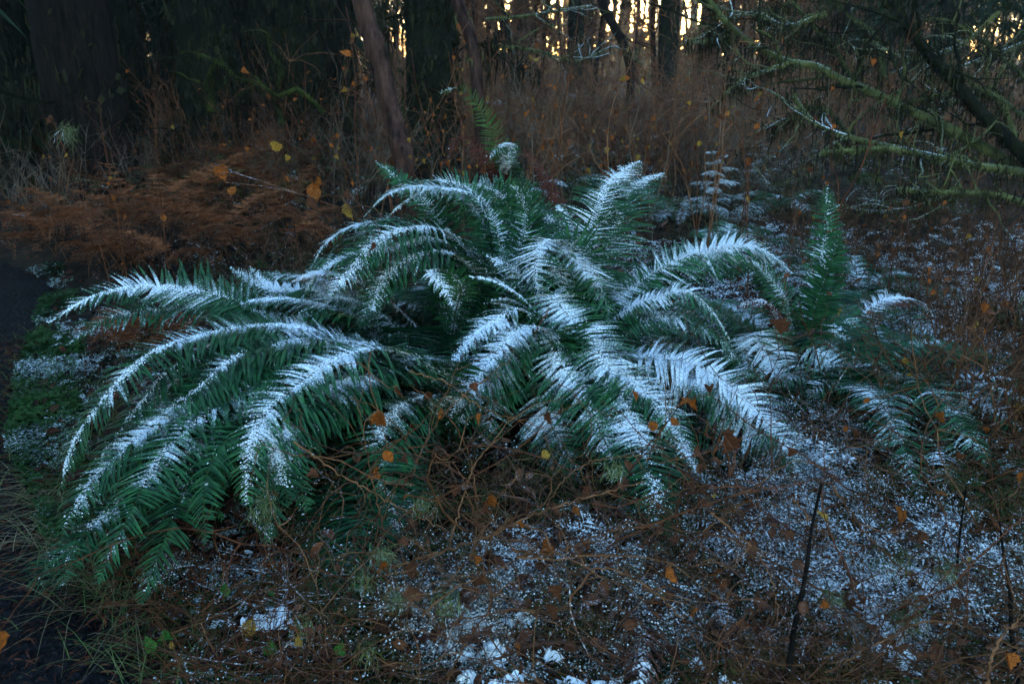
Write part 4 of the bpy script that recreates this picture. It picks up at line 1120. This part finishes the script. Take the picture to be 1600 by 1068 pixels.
# lichen and moss tufts hanging on twigs
def tuft(px, py_, Y, size, label, mt='lichen', n=60, snowy=False, name='lichen_tuft', cat='lichen', long=1.0, group=None):
    p = P(px, py_, Y)
    t = thing(name, p, label, cat, group)
    b = Buf(); st = p + rng.normal(size=(n, 3)) * size * .25
    w = walk(st, rng.normal(size=(n, 3)) * np.array([1, 1, .6]) + np.array([0, 0, -.8 * long]), size * rng.uniform(.3, 1.0, n) * long, 6, .4, grav=.25 * long)
    tubes(b, w, .0011, .0005, 3); b.obj('strands', M[mt], t)
    if False:
        g = Buf(); q = w.reshape(-1, 3)[rng.integers(0, n * 2, 240) * 3] + rng.normal(size=(240, 3)) * .003 + np.array([0, 0, size * .06])
        grains(g, q, rng.uniform(.001, .0026, 240), .8); g.obj('snow', M['snow'], t)
for (px, py_, Y, s, lab, mt, sn) in [
    (570, 900, 1.65, .06, 'pale green lichen tuft capped with snow, lower left of the tangle', 'lichen', True), (600, 862, 1.7, .05, 'small snowy lichen tuft above the larger one', 'lichen', True),
    (625, 932, 1.62, .05, 'lichen tuft low in the tangle with a snow cap', 'lichen', True), (700, 940, 1.6, .07, 'wide lichen tuft in the bottom of the tangle', 'lichen', False),
    (475, 975, 1.65, .05, 'lichen on the twig by the small yellow leaf', 'lichen', True), (575, 1010, 1.55, .06, 'dark moss tuft at the bottom edge', 'moss', False),
    (105, 205, 4.6, .11, 'long pale lichen hanging on a twig at far left', 'lichen', False), (415, 790, 1.85, .08, 'lichen hanging in the dark below the left fronds', 'lichen', False),
    (660, 780, 1.85, .06, 'lichen on the upright bramble', 'lichen', False), (1400, 870, 1.8, .09, 'dark moss hanging in the twigs below the russet leaf', 'moss', False),
    (1420, 960, 1.65, .09, 'snowy moss bough near the bottom right', 'moss', True), (1300, 930, 1.7, .05, 'small lichen right of the broken stick', 'lichen', False),
    (960, 730, 1.95, .05, 'lichen on the orange bramble arch', 'lichen', False), (1480, 890, 1.75, .05, 'small snowy lichen at far lower right', 'lichen', True)]:
    tuft(px, py_, Y, s, lab, mt, 90, sn)

# ------------------------------------------------------------------ conifer sapling
def sapling(px, py_, Hh, label, n=16, snow=.75):
    p = gp(px, py_); t = thing('conifer_sapling', p, label, 'sapling')
    top = p + np.array([.02, 0, Hh]); cv, L = spline([p, p * .5 + top * .5 + np.array([.02, 0, 0]), top], 20)
    b = Buf(); tubes(b, cv, .008, .002, 5); b.obj('trunk', M['cane'], t)
    for i in range(n):
        s = .15 + .85 * i / n; k = int(s * 19); a = i * 2.4
        L_ = Hh * .5 * (1.05 - s) + .08
        c = np.array(arch(cv[k], a, L_, .25, -.35, 5)); cc, _ = spline(c, 24)
        b = Buf(); tubes(b, cc[::3], .003, .001, 3); br_ = b.obj('branch', M['cane'], t)
        lb = Buf(); g = Buf()
        Rv = np.array([math.cos(a), math.sin(a), 0.])
        for j in range(3, 23, 2):
            for sd_ in (1, -1):
                d0 = norm(np.cross(Rv, [0, 0, 1.]) * sd_ + Rv * .9 + np.array([0, 0, random.uniform(-.3, .1)])); l2 = L_ * .42 * (1 - j / 26)
                c2 = np.array([cc[j] + d0 * l2 * x - np.array([0, 0, .3 * l2 * x * x]) for x in np.linspace(0, 1, 6)])
                leaflets(lb, g, c2, norm(np.array([d0[0], d0[1], 0.])), lambda q: .016 * np.ones_like(q), 0, 1, .006, .0014, (.5, .8), .1, .3, 0, snow, 3, 'needle', .15, 1.5)
        o = lb.obj('needles', M['needle_snow'], br_); o['kind'] = 'stuff'
        if g.v: o = g.obj('snow', M['snow'], br_); o['kind'] = 'stuff'
sapling(1110, 345, .62, 'blue green conifer sapling dusted with snow behind the ferns', 18)
sapling(1020, 215, .9, 'frosty conifer sapling before the bright gap in the trees', 14, .5)
sapling(955, 200, 1.2, 'frosty conifer sapling left of the forked dark trunk', 13, .6)
sapling(1085, 195, 1.3, 'tall frosty conifer sapling at the right side of the bright gap', 14, .6)
sapling(1180, 300, .5, 'small snowy conifer sapling right of the larger one', 12, .7)

# moss cushions, mossy log at right
def blob_moss(p, r, mt, name, label, n=900, cat='moss', flat=.6, parent=None, strands=None):
    b = Buf()
    d = norm(rng.normal(size=(n, 3))); d[:, 2] = np.abs(d[:, 2])
    rr = r * (1 + .25 * noise(d, 2.5) + .1 * rng.normal(size=n))
    q = p + d * rr[:, None] * np.array([1, 1, flat])
    flakes(b, q, rng.uniform(.012, .03, n) * (r / .12) ** .4, .003, flat=.9)
    o = b.obj(name, M[mt], None, origin=p); tag(o, label, cat)
for (px, py_, r_, mt, lab) in [(1060, 330, .16, 'moss_snow', 'yellow green snowy moss cushion below the conifer sapling'), (1000, 310, .13, 'moss_snow', 'snowy moss cushion left of the conifer sapling'),
                         (1125, 365, .14, 'moss_snow', 'mossy hump right below the conifer sapling'), (1350, 285, .14, 'moss_vivid', 'bright green moss cushion under the mossy boughs')]:
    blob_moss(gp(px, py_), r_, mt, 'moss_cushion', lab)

# ------------------------------------------------------------------ trees
def trunk_geo(B, pts, r0, r1, n=40, sides=18, rough=.12, flare=.0, seed=0):
    cv, L = spline(pts, n)
    T = norm(np.gradient(cv, axis=0)); U = norm(np.cross(T, [.2, 1, .1])); V = np.cross(T, U)
    an = np.arange(sides) * 2 * math.pi / sides; s = np.linspace(0, 1, n)
    rad = (r0 * (1 - s) + r1 * s + flare * r0 * np.exp(-s * L / (r0 * 2.5)))[:, None] * np.ones((1, sides))
    q = np.stack([np.cos(an)[None] * np.ones((n, 1)) * 1.5, np.sin(an)[None] * np.ones((n, 1)) * 1.5, (s * L * .8)[:, None] * np.ones((1, sides))], -1)
    rad = rad * (1 + rough * noise(q + seed, 1.6) + rough * .5 * noise(q * [1, 1, .4] + seed, 5.0))
    ring = cv[:, None] + rad[..., None] * (np.cos(an)[None, :, None] * U[:, None] + np.sin(an)[None, :, None] * V[:, None])
    idx = np.arange(n * sides).reshape(n, sides); nx = np.roll(idx, -1, 1)
    B.add(ring, q=np.stack([idx[:-1], nx[:-1], nx[1:], idx[1:]], -1))
    return cv, ring

def moss_hang(B, pts, n, L, w=.01):
    """hanging strips of moss along points"""
    idx = rng.integers(0, len(pts), n)
    st = pts[idx] + rng.normal(size=(n, 3)) * .03
    l = rng.uniform(.3, 1.0, n) * L
    th = rng.uniform(0, 6.28, n); s = np.stack([np.cos(th), np.sin(th), np.zeros(n)], -1) * (w * rng.uniform(.3, 1.2, n))[:, None]
    K = 4; x = np.linspace(0, 1, K)
    c = st[:, None] + np.array([0, 0, -1.0]) * (l[:, None] * x)[..., None] + rng.normal(size=(n, K, 3)) * (L * .05)
    ww = (1 - x * .8)[None, :, None]
    v = np.stack([c - s[:, None] * ww, c + s[:, None] * ww], 2); ii = np.arange(n * K * 2).reshape(n, K, 2)
    B.add(v, q=np.stack([ii[:, :-1, 0], ii[:, :-1, 1], ii[:, 1:, 1], ii[:, 1:, 0]], -1))

def limbs(t, cv, zlo, zhi, n, L, r, mt='bark_moss', moss=True, mossL=.25, mm='moss_hang', up=.0, sub=6, az=None, mossn=120, name='limb', grav=.06):
    for i in range(n):
        z = random.uniform(zlo, zhi); k = int(np.argmin(np.abs(cv[:, 2] - z)))
        a = random.uniform(0, 6.28) if az is None else random.uniform(*az)
        l = L * random.uniform(.5, 1.1)
        w = walk(cv[k][None], np.array([[math.cos(a), math.sin(a), up + random.uniform(-.2, .3)]]), l, 12, .14, grav=grav)[0]
        b = Buf(); tubes(b, w, r, r * .25, 6, lump=.1)
        ks = rng.integers(3, 12, sub)
        w2 = walk(w[ks], norm(w[ks] - w[ks - 1]) + rng.normal(size=(sub, 3)) * .6, l * rng.uniform(.15, .5, sub), 7, .2, grav=.05)
        tubes(b, w2, r * .4, r * .12, 4)
        lo = b.obj(name, M[mt], t)
        if moss:
            b = Buf(); pp = np.vstack([w, w2.reshape(-1, 3), w2.reshape(-1, 3)])
            moss_hang(b, pp, mossn, mossL, .012); o = b.obj('hanging_moss', M[mm], lo); o['kind'] = 'stuff'

def tree(px0, Y, d, Hh, label, mt='bark_moss', lean=(0, 0), flare=.3, name='tree_trunk', lim=None, group=None, cat='tree', moss=0, rough=.12):
    p = P(px0, 200, Y); p[2] = h1(p[0], Y) - .1
    t = thing(name, [p[0], p[1], p[2]], label, cat, group)
    top = p + np.array([lean[0], lean[1], Hh])
    b = Buf(); cv, ring = trunk_geo(b, [p, p + (top - p) * .3 + np.array([random.uniform(-.1, .1) * d, 0, 0]), p + (top - p) * .65, top], d / 2, d / 2 * .55, 60, 22, rough, flare, random.random() * 9)
    b.obj('trunk', M[mt], t, smooth=True)
    rp = ring.reshape(-1, 3); rp = rp[rp[:, 2] < 4.2]; rp = rp[rng.integers(0, len(rp), 2600)] + rng.normal(size=(2600, 3)) * np.array([.03, .03, .12])
    rp = rp[noise(rp, 2.2) > (-.1 if mt == 'bark_moss' else .45)]
    b = Buf(); flakes(b, rp, rng.uniform(.03, .09, len(rp)), .012, flat=1.6); o = b.obj('moss_tufts', M['moss_hang'], t); o['kind'] = 'stuff'
    if moss:
        b = Buf(); pts = ring.reshape(-1, 3); pts = pts[pts[:, 2] < 4.5]
        moss_hang(b, pts, moss, .22, .014); o = b.obj('moss', M['moss_hang'], t); o['kind'] = 'stuff'
    if lim: limbs(t, cv, **lim)
    return t, cv

# big conifers, left
LM = dict(zlo=.8, zhi=4.5, n=9, L=1.3, r=.02, mossL=.35)
tree(10, 8.5, .75, 14, 'huge dark trunk at the far left edge', moss=500, lim=LM)
tree(140, 7.6, .68, 15, 'huge dark trunk at left, furrowed bark with a pale right edge', mt='bark', moss=260, lim=dict(LM, n=5))
tree(215, 9.5, .35, 14, 'dark mossy trunk just right of the huge left one', moss=400, lim=LM)
tree(285, 11, .45, 15, 'slender dark trunk right of the small bright gap at upper left', moss=300, lim=LM)
tree(338, 9.0, .62, 15, 'wide mossy trunk behind the green boughs on the left', moss=700, lim=LM)
tree(415, 9.8, .60, 15, 'mossy dark trunk above the copper bracken', moss=700, lim=LM)
tree(478, 8.8, .50, 15, 'moss hung trunk left of the leaning trunk', moss=700, lim=LM)
tree(528, 10.5, .5, 15, 'dark trunk close behind the leaning trunk', moss=500, lim=LM)
tree(675, 8.2, .50, 15, 'thick mossy trunk right of the leaning trunk, before the bright foliage', moss=500, lim=dict(LM, n=3))
# leaning broken-bark trunk and twisted trunk
def poly_tree(pts, Ys, r0, r1, label, mt, name='leaning_trunk', moss=0, lim=None, cat='tree', sides=14, rough=.16, extend=True):
    n = len(pts); Yv = np.interp(np.linspace(0, 1, n), np.linspace(0, 1, len(Ys)), Ys)
    p3 = [P(p[0], p[1], y) for p, y in zip(pts, Yv)]
    base = p3[0].copy(); base[2] = min(base[2], h1(base[0], base[1]) - .05)
    p3 = ([base] if p3[0][2] > base[2] + .02 else []) + p3
    if extend:
        d = norm(p3[-1] - p3[-2]); d = norm(d + np.array([0, 0, .5])); p3.append(p3[-1] + d * 2.5); p3.append(p3[-1] + d * 2.5 + np.array([.3, 0, .5]))
    t = thing(name, p3[0], label, cat)
    b = Buf(); cv, ring = trunk_geo(b, p3, r0, r1, 60, sides, rough, .1, random.random() * 9); b.obj('trunk', M[mt], t, smooth=True)
    if moss:
        b = Buf(); moss_hang(b, ring.reshape(-1, 3), moss, .12, .01); o = b.obj('moss', M['moss'], t); o['kind'] = 'stuff'
    return t, cv
t, cv = poly_tree([(632, 260), (622, 215), (608, 160), (598, 110), (582, 50), (566, 0)], (6.2, 6.5), .07, .085, 'leaning trunk with torn reddish bark, left of centre', 'bark_red', rough=.28)
limbs(t, cv, 1.4, 4, 5, .9, .008, 'bark_red', True, .12, mossn=50)
t, cv = poly_tree([(752, 210), (748, 165), (745, 115), (738, 70), (728, 30), (715, 0)], (7.0, 7.3), .05, .06, 'twisted slim trunk right of the thick mossy one', 'bark_red', moss=120)
limbs(t, cv, 1.4, 3.5, 6, 1.2, .01, 'bark', True, .12, mossn=50)
t, cv = poly_tree([(985, 130), (978, 80), (960, 45), (948, 20), (940, 0)], (12, 12), .06, .05, 'forked dark trunk leaning left before the bright gap', 'bark')
limbs(t, cv, 1.4, 4, 7, 1.5, .012, 'bark', False)

# mossy boughs on the left
def bough(pts, Ys, r0, r1, label, snow=False, subs=8, mossn=160, mossL=.12, name='mossy_bough', lm='moss', fill=None, subL=.5, hang='moss_hang', group=None, up=0.1):
    n = len(pts); Yv = np.interp(np.linspace(0, 1, n), np.linspace(0, 1, len(Ys)), Ys)
    cv, L = spline([P(p[0], p[1], y) for p, y in zip(pts, Yv)], 44)
    t = thing(name, cv[0], label, 'bough', group)
    r0, r1 = r0 * .78, r1 * .7; b = Buf(); _, ring = trunk_geo(b, cv[::3], r0, r1, 44, 10, .22, 0, random.random() * 9); b.obj('limb', M['moss_snow' if snow else lm], t, smooth=True)
    # fuzzy moss on top
    b = Buf(); rp = ring.reshape(-1, 3); flakes(b, rp[rng.integers(0, len(rp), 900)] + rng.normal(size=(900, 3)) * r0 * .15 - np.array([0, 0, r0 * .2]), rng.uniform(.010, .028, 900), .003, flat=1.0)
    o = b.obj('moss', M['moss_snow' if snow else lm], t); o['kind'] = 'stuff'
    b = Buf(); moss_hang(b, cv, mossn, mossL, .007)
    ks = rng.integers(6, 43, subs)
    w2 = walk(cv[ks], norm(cv[ks] - cv[ks - 1]) + rng.normal(size=(subs, 3)) * .7 + np.array([0, 0, up]), subL * rng.uniform(.3, 1.0, subs), 9, .2)
    for i in range(subs):
        b2 = Buf(); tubes(b2, w2[i], max(r0 * .32, .006), r0 * .1, 5, lump=.12); bo = b2.obj('side_branch', M['moss_snow' if snow else (lm if i % 2 else 'bark_moss')], t)
        b3 = Buf(); moss_hang(b3, w2[i], 26, mossL * .8, .006)
        w3 = walk(w2[i][[3, 5, 7, 8]], rng.normal(size=(4, 3)), subL * .3, 6, .18); b4 = Buf(); tubes(b4, w3, max(r0 * .13, .0035), .0015, 3); o = b4.obj('twigs', M['moss_snow' if snow and i % 2 == 0 else 'bark_moss'], bo); o['kind'] = 'stuff'
        o = b3.obj('hanging_moss', M[hang], bo); o['kind'] = 'stuff'
    o = b.obj('hanging_moss', M[hang], t); o['kind'] = 'stuff'
    return t
bough([(505, 175), (465, 140), (435, 150), (400, 128), (370, 122), (345, 100), (310, 85), (280, 80)], (7.2, 7.0), .028, .015, 'bright mossy bough over the bracken, upper left', lm='moss_vivid', subs=7, hang='moss_hang')
bough([(440, 190), (430, 150), (440, 110), (425, 85), (418, 50)], (7.2, 7.1), .022, .012, 'upright mossy snag with a pale tip on the left', lm='moss_vivid', subs=5)
bough([(330, 170), (325, 130), (335, 105), (350, 95)], (7.4, 7.2), .05, .035, 'rounded mossy stub in the left wood', lm='moss_vivid', subs=5)
# fallen mossy trees at right
bough([(1610, 272), (1516, 219), (1465, 192), (1414, 169), (1364, 145), (1316, 125), (1269, 101), (1229, 96), (1192, 78), (1151, 51), (1121, 20), (1100, -10)], (5.6, 6.0, 6.2), .052, .026,
      'long mossy fallen trunk rising from the right edge to upper centre', subs=15, mossn=240, mossL=.18, subL=1.0)
bough([(1620, 262), (1566, 209), (1532, 175), (1499, 135), (1465, 101), (1428, 54), (1400, 10), (1385, -30)], (5.5, 5.7), .062, .04, 'thick dark mossy limb leaning steeply at upper right', subs=10, mossn=220, mossL=.15, lm='bark_moss', subL=.9)
for i_, (pts_, lab_) in enumerate([([(1600, 180), (1540, 150), (1480, 165), (1430, 200)], 'thin frosted branch drooping under the thick dark mossy limb'), ([(1560, 20), (1500, 70), (1420, 90), (1350, 60)], 'frosted branch arching between the two mossy limbs'), ([(1330, 215), (1290, 170), (1250, 175), (1215, 200)], 'short frosted branch below the crook of the fallen trunk'), ([(1290, 20), (1230, 40), (1180, 20), (1130, 30)], 'frosted twiggy branch above the long fallen trunk'), ([(1500, 290), (1440, 320), (1370, 330), (1300, 318)], 'low frosted branch over the snowy undergrowth at right')]):
    bough(pts_, (5.9, 6.3), .016, .007, lab_, snow=True, subs=12, subL=.6, mossn=60)
bough([(1620, 272), (1532, 260), (1465, 246), (1391, 230), (1323, 213), (1269, 189), (1235, 142)], (5.2, 5.5), .035, .016, 'lower snowy limb curving up to the left at right', snow=True, subs=12, mossn=200, subL=.7)
bough([(1470, 252), (1391, 232), (1330, 235), (1279, 238)], (5.3, 5.2), .022, .012, 'short snow topped limb lying under the lower snowy one', snow=True, subs=6, subL=.5)
bough([(1590, 225), (1566, 165), (1532, 140), (1482, 145), (1418, 160)], (5.6, 5.8), .02, .010, 'thin crooked mossy branch crossing the thick dark limb', snow=True, subs=8, subL=.5)
bough([(1230, 98), (1161, 125), (1131, 150)], (6.0, 5.9), .018, .010, 'drooping mossy side branch of the long fallen trunk', snow=True, subs=7, subL=.5)
bough([(1151, 50), (1120, 58), (1092, 66)], (6.2, 6.1), .018, .010, 'small mossy side branch near the bright gap', snow=True, subs=5, subL=.3)
bough([(1600, 120), (1530, 60), (1470, 30), (1400, 40)], (6.6, 6.8), .022, .01, 'mossy branch in the dark upper right corner', subs=10, subL=.8)
bough([(1620, 60), (1540, 90), (1480, 110), (1440, 100)], (6.6, 6.8), .018, .01, 'thin frosted branch near the upper right corner', snow=True, subs=9, subL=.7)
bough([(1340, 140), (1300, 70), (1260, 30), (1230, -10)], (6.8, 7.2), .022, .012, 'upright mossy branch with hanging moss, upper right', subs=10, subL=.8, mossL=.25)
bough([(1380, 120), (1370, 60), (1320, 20), (1290, -10)], (6.6, 7.0), .025, .012, 'moss draped branch beside the upright one', subs=10, subL=.8, mossL=.3)
bough([(1640, 330), (1560, 305), (1480, 300), (1400, 295)], (5.0, 5.0), .025, .014, 'low snowy branch near the right edge', snow=True, subs=8, subL=.5)
bough([(1620, 535), (1580, 505), (1535, 480)], (3.6, 3.8), .03, .026, 'mossy log with snow on top at the right edge', snow=True, subs=3, name='mossy_log', subL=.3)
# frosted horizontal branches behind the canes
bough([(760, 30), (820, 25), (880, 15), (930, 8)], (9, 9), .018, .008, 'frosted bare branch high behind the tall cane', snow=True, subs=9, subL=.7, mossn=40)
bough([(770, 70), (840, 80), (900, 95), (960, 70)], (8.5, 8.5), .015, .007, 'frosted arching branch behind the tall cane', snow=True, subs=10, subL=.7, mossn=40)

# conifers and slim trees further back (copies), some conifers added to block light
def conifer(name, Hh, nl, z0, spread, dens, label, group):
    t = thing(name, (0, 0, 0), label, 'tree', group)
    b = Buf(); cv, ring = trunk_geo(b, [(0, 0, -.3), (.05, 0, Hh * .4), (0, .05, Hh)], .2, .03, 30, 12, .12, .3); b.obj('trunk', M['bark_moss'], t, smooth=True)
    b = Buf(); lb = Buf()
    for i in range(nl):
        z = z0 + (Hh - z0) * (i / nl) ** .9; a = i * 2.4; L = spread * (1.1 - z / Hh) + .3
        w = walk(np.array([[0, 0, z]]), np.array([[math.cos(a), math.sin(a), .05]]), L, 10, .08, grav=.09)[0]
        tubes(b, w, .025, .006, 4)
        n = int(dens * L)
        k = rng.integers(1, 10, n); st = w[k] + rng.normal(size=(n, 3)) * np.array([.16, .16, .06])
        l = rng.uniform(.10, .38, n); th = rng.uniform(0, 6.28, n)
        d = norm(np.stack([np.cos(th) * .5 + math.cos(a) * .4, np.sin(th) * .5 + math.sin(a) * .4, -rng.uniform(.2, 1.2, n)], -1)); s = norm(np.cross(d, rng.normal(size=(n, 3)))) * rng.uniform(.010, .032, n)[:, None]
        v = np.stack([st, st + d * l[:, None] * .4 - s, st + d * l[:, None], st + d * l[:, None] * .4 + s], 1)
        lb.add(v, q=np.arange(n * 4).reshape(n, 4))
    b.obj('limbs', M['bark_moss'], t)
    o = lb.obj('foliage', M['needle'], t); o['kind'] = 'stuff'
    return t
cBlock = conifer('conifer', 15, 60, 3.6, 2.8, 150, 'tall conifer added in the wood behind, its high crown blocking the sun', 'conifers in the wood behind')  # crowns sit above the view, added to keep low sun off the ferns
def place(proto, x, y, s, rz, first):
    o = proto if first else copy_tree(proto)
    px = pxof((x, y, 1.2)); ds = 'near' if y < 13 else 'middle' if y < 20 else 'far' if y < 28 else 'farthest'
    if -100 < px < 1700 and y > 0:
        o['label'] = {'conifer': 'dark drooping conifer ', 'slim_tree': 'slim bare tree '}[o.name.split('.')[0]] + beside(px) + ', ' + ds + ' rank'
    else: o['label'] = 'unseen dark conifer shading the scene from beside or behind the viewpoint'
    o.location = (x, y, h1(x, y)); o.scale = (s,) * 3; o.rotation_euler = (0, 0, rz)
    return o
cA = conifer('conifer', 13, 60, .9, 2.4, 120, 'dark conifer with drooping boughs among the trees behind', 'conifers in the wood behind')
cB = conifer('conifer', 14, 46, 1.6, 2.0, 110, 'dark conifer with drooping boughs among the trees behind', 'conifers in the wood behind')
first = {0: True, 1: True}
for i, (x, y) in enumerate([(2.6, 14), (4.2, 18), (1.5, 20), (5.2, 23), (.2, 22), (2.4, 27)]):
    place(cBlock, x, y, random.uniform(.9, 1.1), random.uniform(0, 6.28), i == 0)
spots = [(-6.2, 2.0), (-5.6, 5.2), (-7.5, -1.5), (-4.2, -4.5), (-.5, -6), (4.5, -4.5), (7.0, -.5), (7.6, 4.0), (-9.5, 9), (-7.5, 12), (-6.2, 10.8), (-5.0, 13), (-3.8, 12), (-5.5, 17), (-8.5, 17), (-11, 14), (-3.6, 19),  # those beside and behind the camera are unseen, added to block sky light
         (8.2, 11), (7.6, 15), (10, 13), (11, 18), (9.4, 20), (12.5, 9.5), (9.8, 7.5),
         (9.4, 28), (-6, 25), (-10, 24), (10, 28), (-13, 20), (14, 22)]
for i, (x, y) in enumerate(spots):
    k = i % 2
    place((cA, cB)[k], x + random.uniform(-.3, .3), y, random.uniform(.85, 1.15), random.uniform(0, 6.28), first[k]); first[k] = False
# slim bare trees
def slim(Hh, seed):
    t = thing('slim_tree', (0, 0, 0), 'slim bare tree standing in the bright wood far behind', 'tree', 'slim bare trees in the bright wood')
    base = np.zeros((1, 3)); w = walk(base, np.array([[0, 0, 1.]]), Hh, 16, .06)[0]
    b = Buf(); tubes(b, w, .06, .02, 7, lump=.05); b.obj('trunk', M['bark'], t)
    b = Buf(); n = 70; ks = rng.integers(1, 15, n)
    w2 = walk(w[ks], rng.normal(size=(n, 3)) * np.array([1, 1, .2]) + np.array([0, 0, .6]), rng.uniform(.4, 1.6, n), 8, .18); tubes(b, w2, .014, .004, 3)
    k3 = rng.integers(0, n, 520); k4 = rng.integers(2, 8, 520)
    w3 = walk(w2[k3, k4], rng.normal(size=(520, 3)) + np.array([0, 0, .3]), rng.uniform(.3, .9, 520), 5, .2); tubes(b, w3, .007, .002, 3)
    b.obj('branches', M['twig'], t)
    return t
sl = [slim(7, 1), slim(8, 2), slim(6, 3)]
fs = [True] * 3
for i in range(92):
    y = random.uniform(14, 40); x = random.uniform(-.16, .55) * y
    if i % 5 == 0: x = random.uniform(-.7, .7) * y
    k = i % 3
    place(sl[k], x, y, random.uniform(.7, 1.1), random.uniform(0, 6.28), fs[k]); fs[k] = False
# far wood as one mass
b = Buf()
n = 30000
y = rng.uniform(38, 75, n); x = rng.uniform(-.85, .85, n) * y; z = rng.random(n) ** 1.3 * (2.6 + 9 * np.clip(np.abs(x / y - .15) - .05, 0, .6) * 3)
cl = noise(np.stack([x, y, z], -1), .45)
ok = cl > -.05
st = np.stack([x, y, z], -1)[ok]; m = len(st)
d = norm(rng.normal(size=(m, 3))); s = norm(np.cross(d, rng.normal(size=(m, 3))))
v = np.stack([st - d * .35, st - s * .16, st + d * .35, st + s * .16], 1); b.add(v, q=np.arange(m * 4).reshape(m, 4))
nb = 400; yb = rng.uniform(38, 75, nb); xb = rng.uniform(-.85, .85, nb) * yb
w = walk(np.stack([xb, yb, np.zeros(nb)], -1), np.tile([0, 0, 1.], (nb, 1)), rng.uniform(6, 14, nb), 6, .05); tubes(b, w, .14, .05, 4)
stuff(b.obj('far_wood', mat('far_wood_leaves', (.16, .15, .04), (.45, .24, .08), .12, .8, None, trans=.5)), 'sunlit wood far behind, yellow green and orange')
hm = bpy.data.materials.new('air'); hm.use_nodes = True; nt = hm.node_tree
for n in list(nt.nodes): nt.nodes.remove(n)
ho = nt.nodes.new('ShaderNodeOutputMaterial'); hv = nt.nodes.new('ShaderNodeVolumePrincipled')
hv.inputs['Color'].default_value = (.85, .9, 1, 1); hv.inputs['Density'].default_value = .0017; hv.inputs['Anisotropy'].default_value = .5
nt.links.new(hv.outputs[0], ho.inputs['Volume'])
b = Buf(); x0, x1, y0, y1, z0, z1 = -105, 105, -25, 310, -3, 17
b.add([(x0, y0, z0), (x1, y0, z0), (x1, y1, z0), (x0, y1, z0), (x0, y0, z1), (x1, y0, z1), (x1, y1, z1), (x0, y1, z1)],
      q=[(3, 2, 1, 0), (4, 5, 6, 7), (0, 1, 5, 4), (1, 2, 6, 5), (2, 3, 7, 6), (3, 0, 4, 7)])
stuff(b.obj('haze', hm), 'thin cold morning haze in the forest')
print('objects', len(bpy.data.objects), 'tris', sum(len(m.loops) - 2 * len(m.polygons) for m in bpy.data.meshes))
import collections
_c = collections.Counter()
for m in bpy.data.meshes: _c[m.name.split('.')[0]] += len(m.loops) - 2 * len(m.polygons)
print(_c.most_common(14))
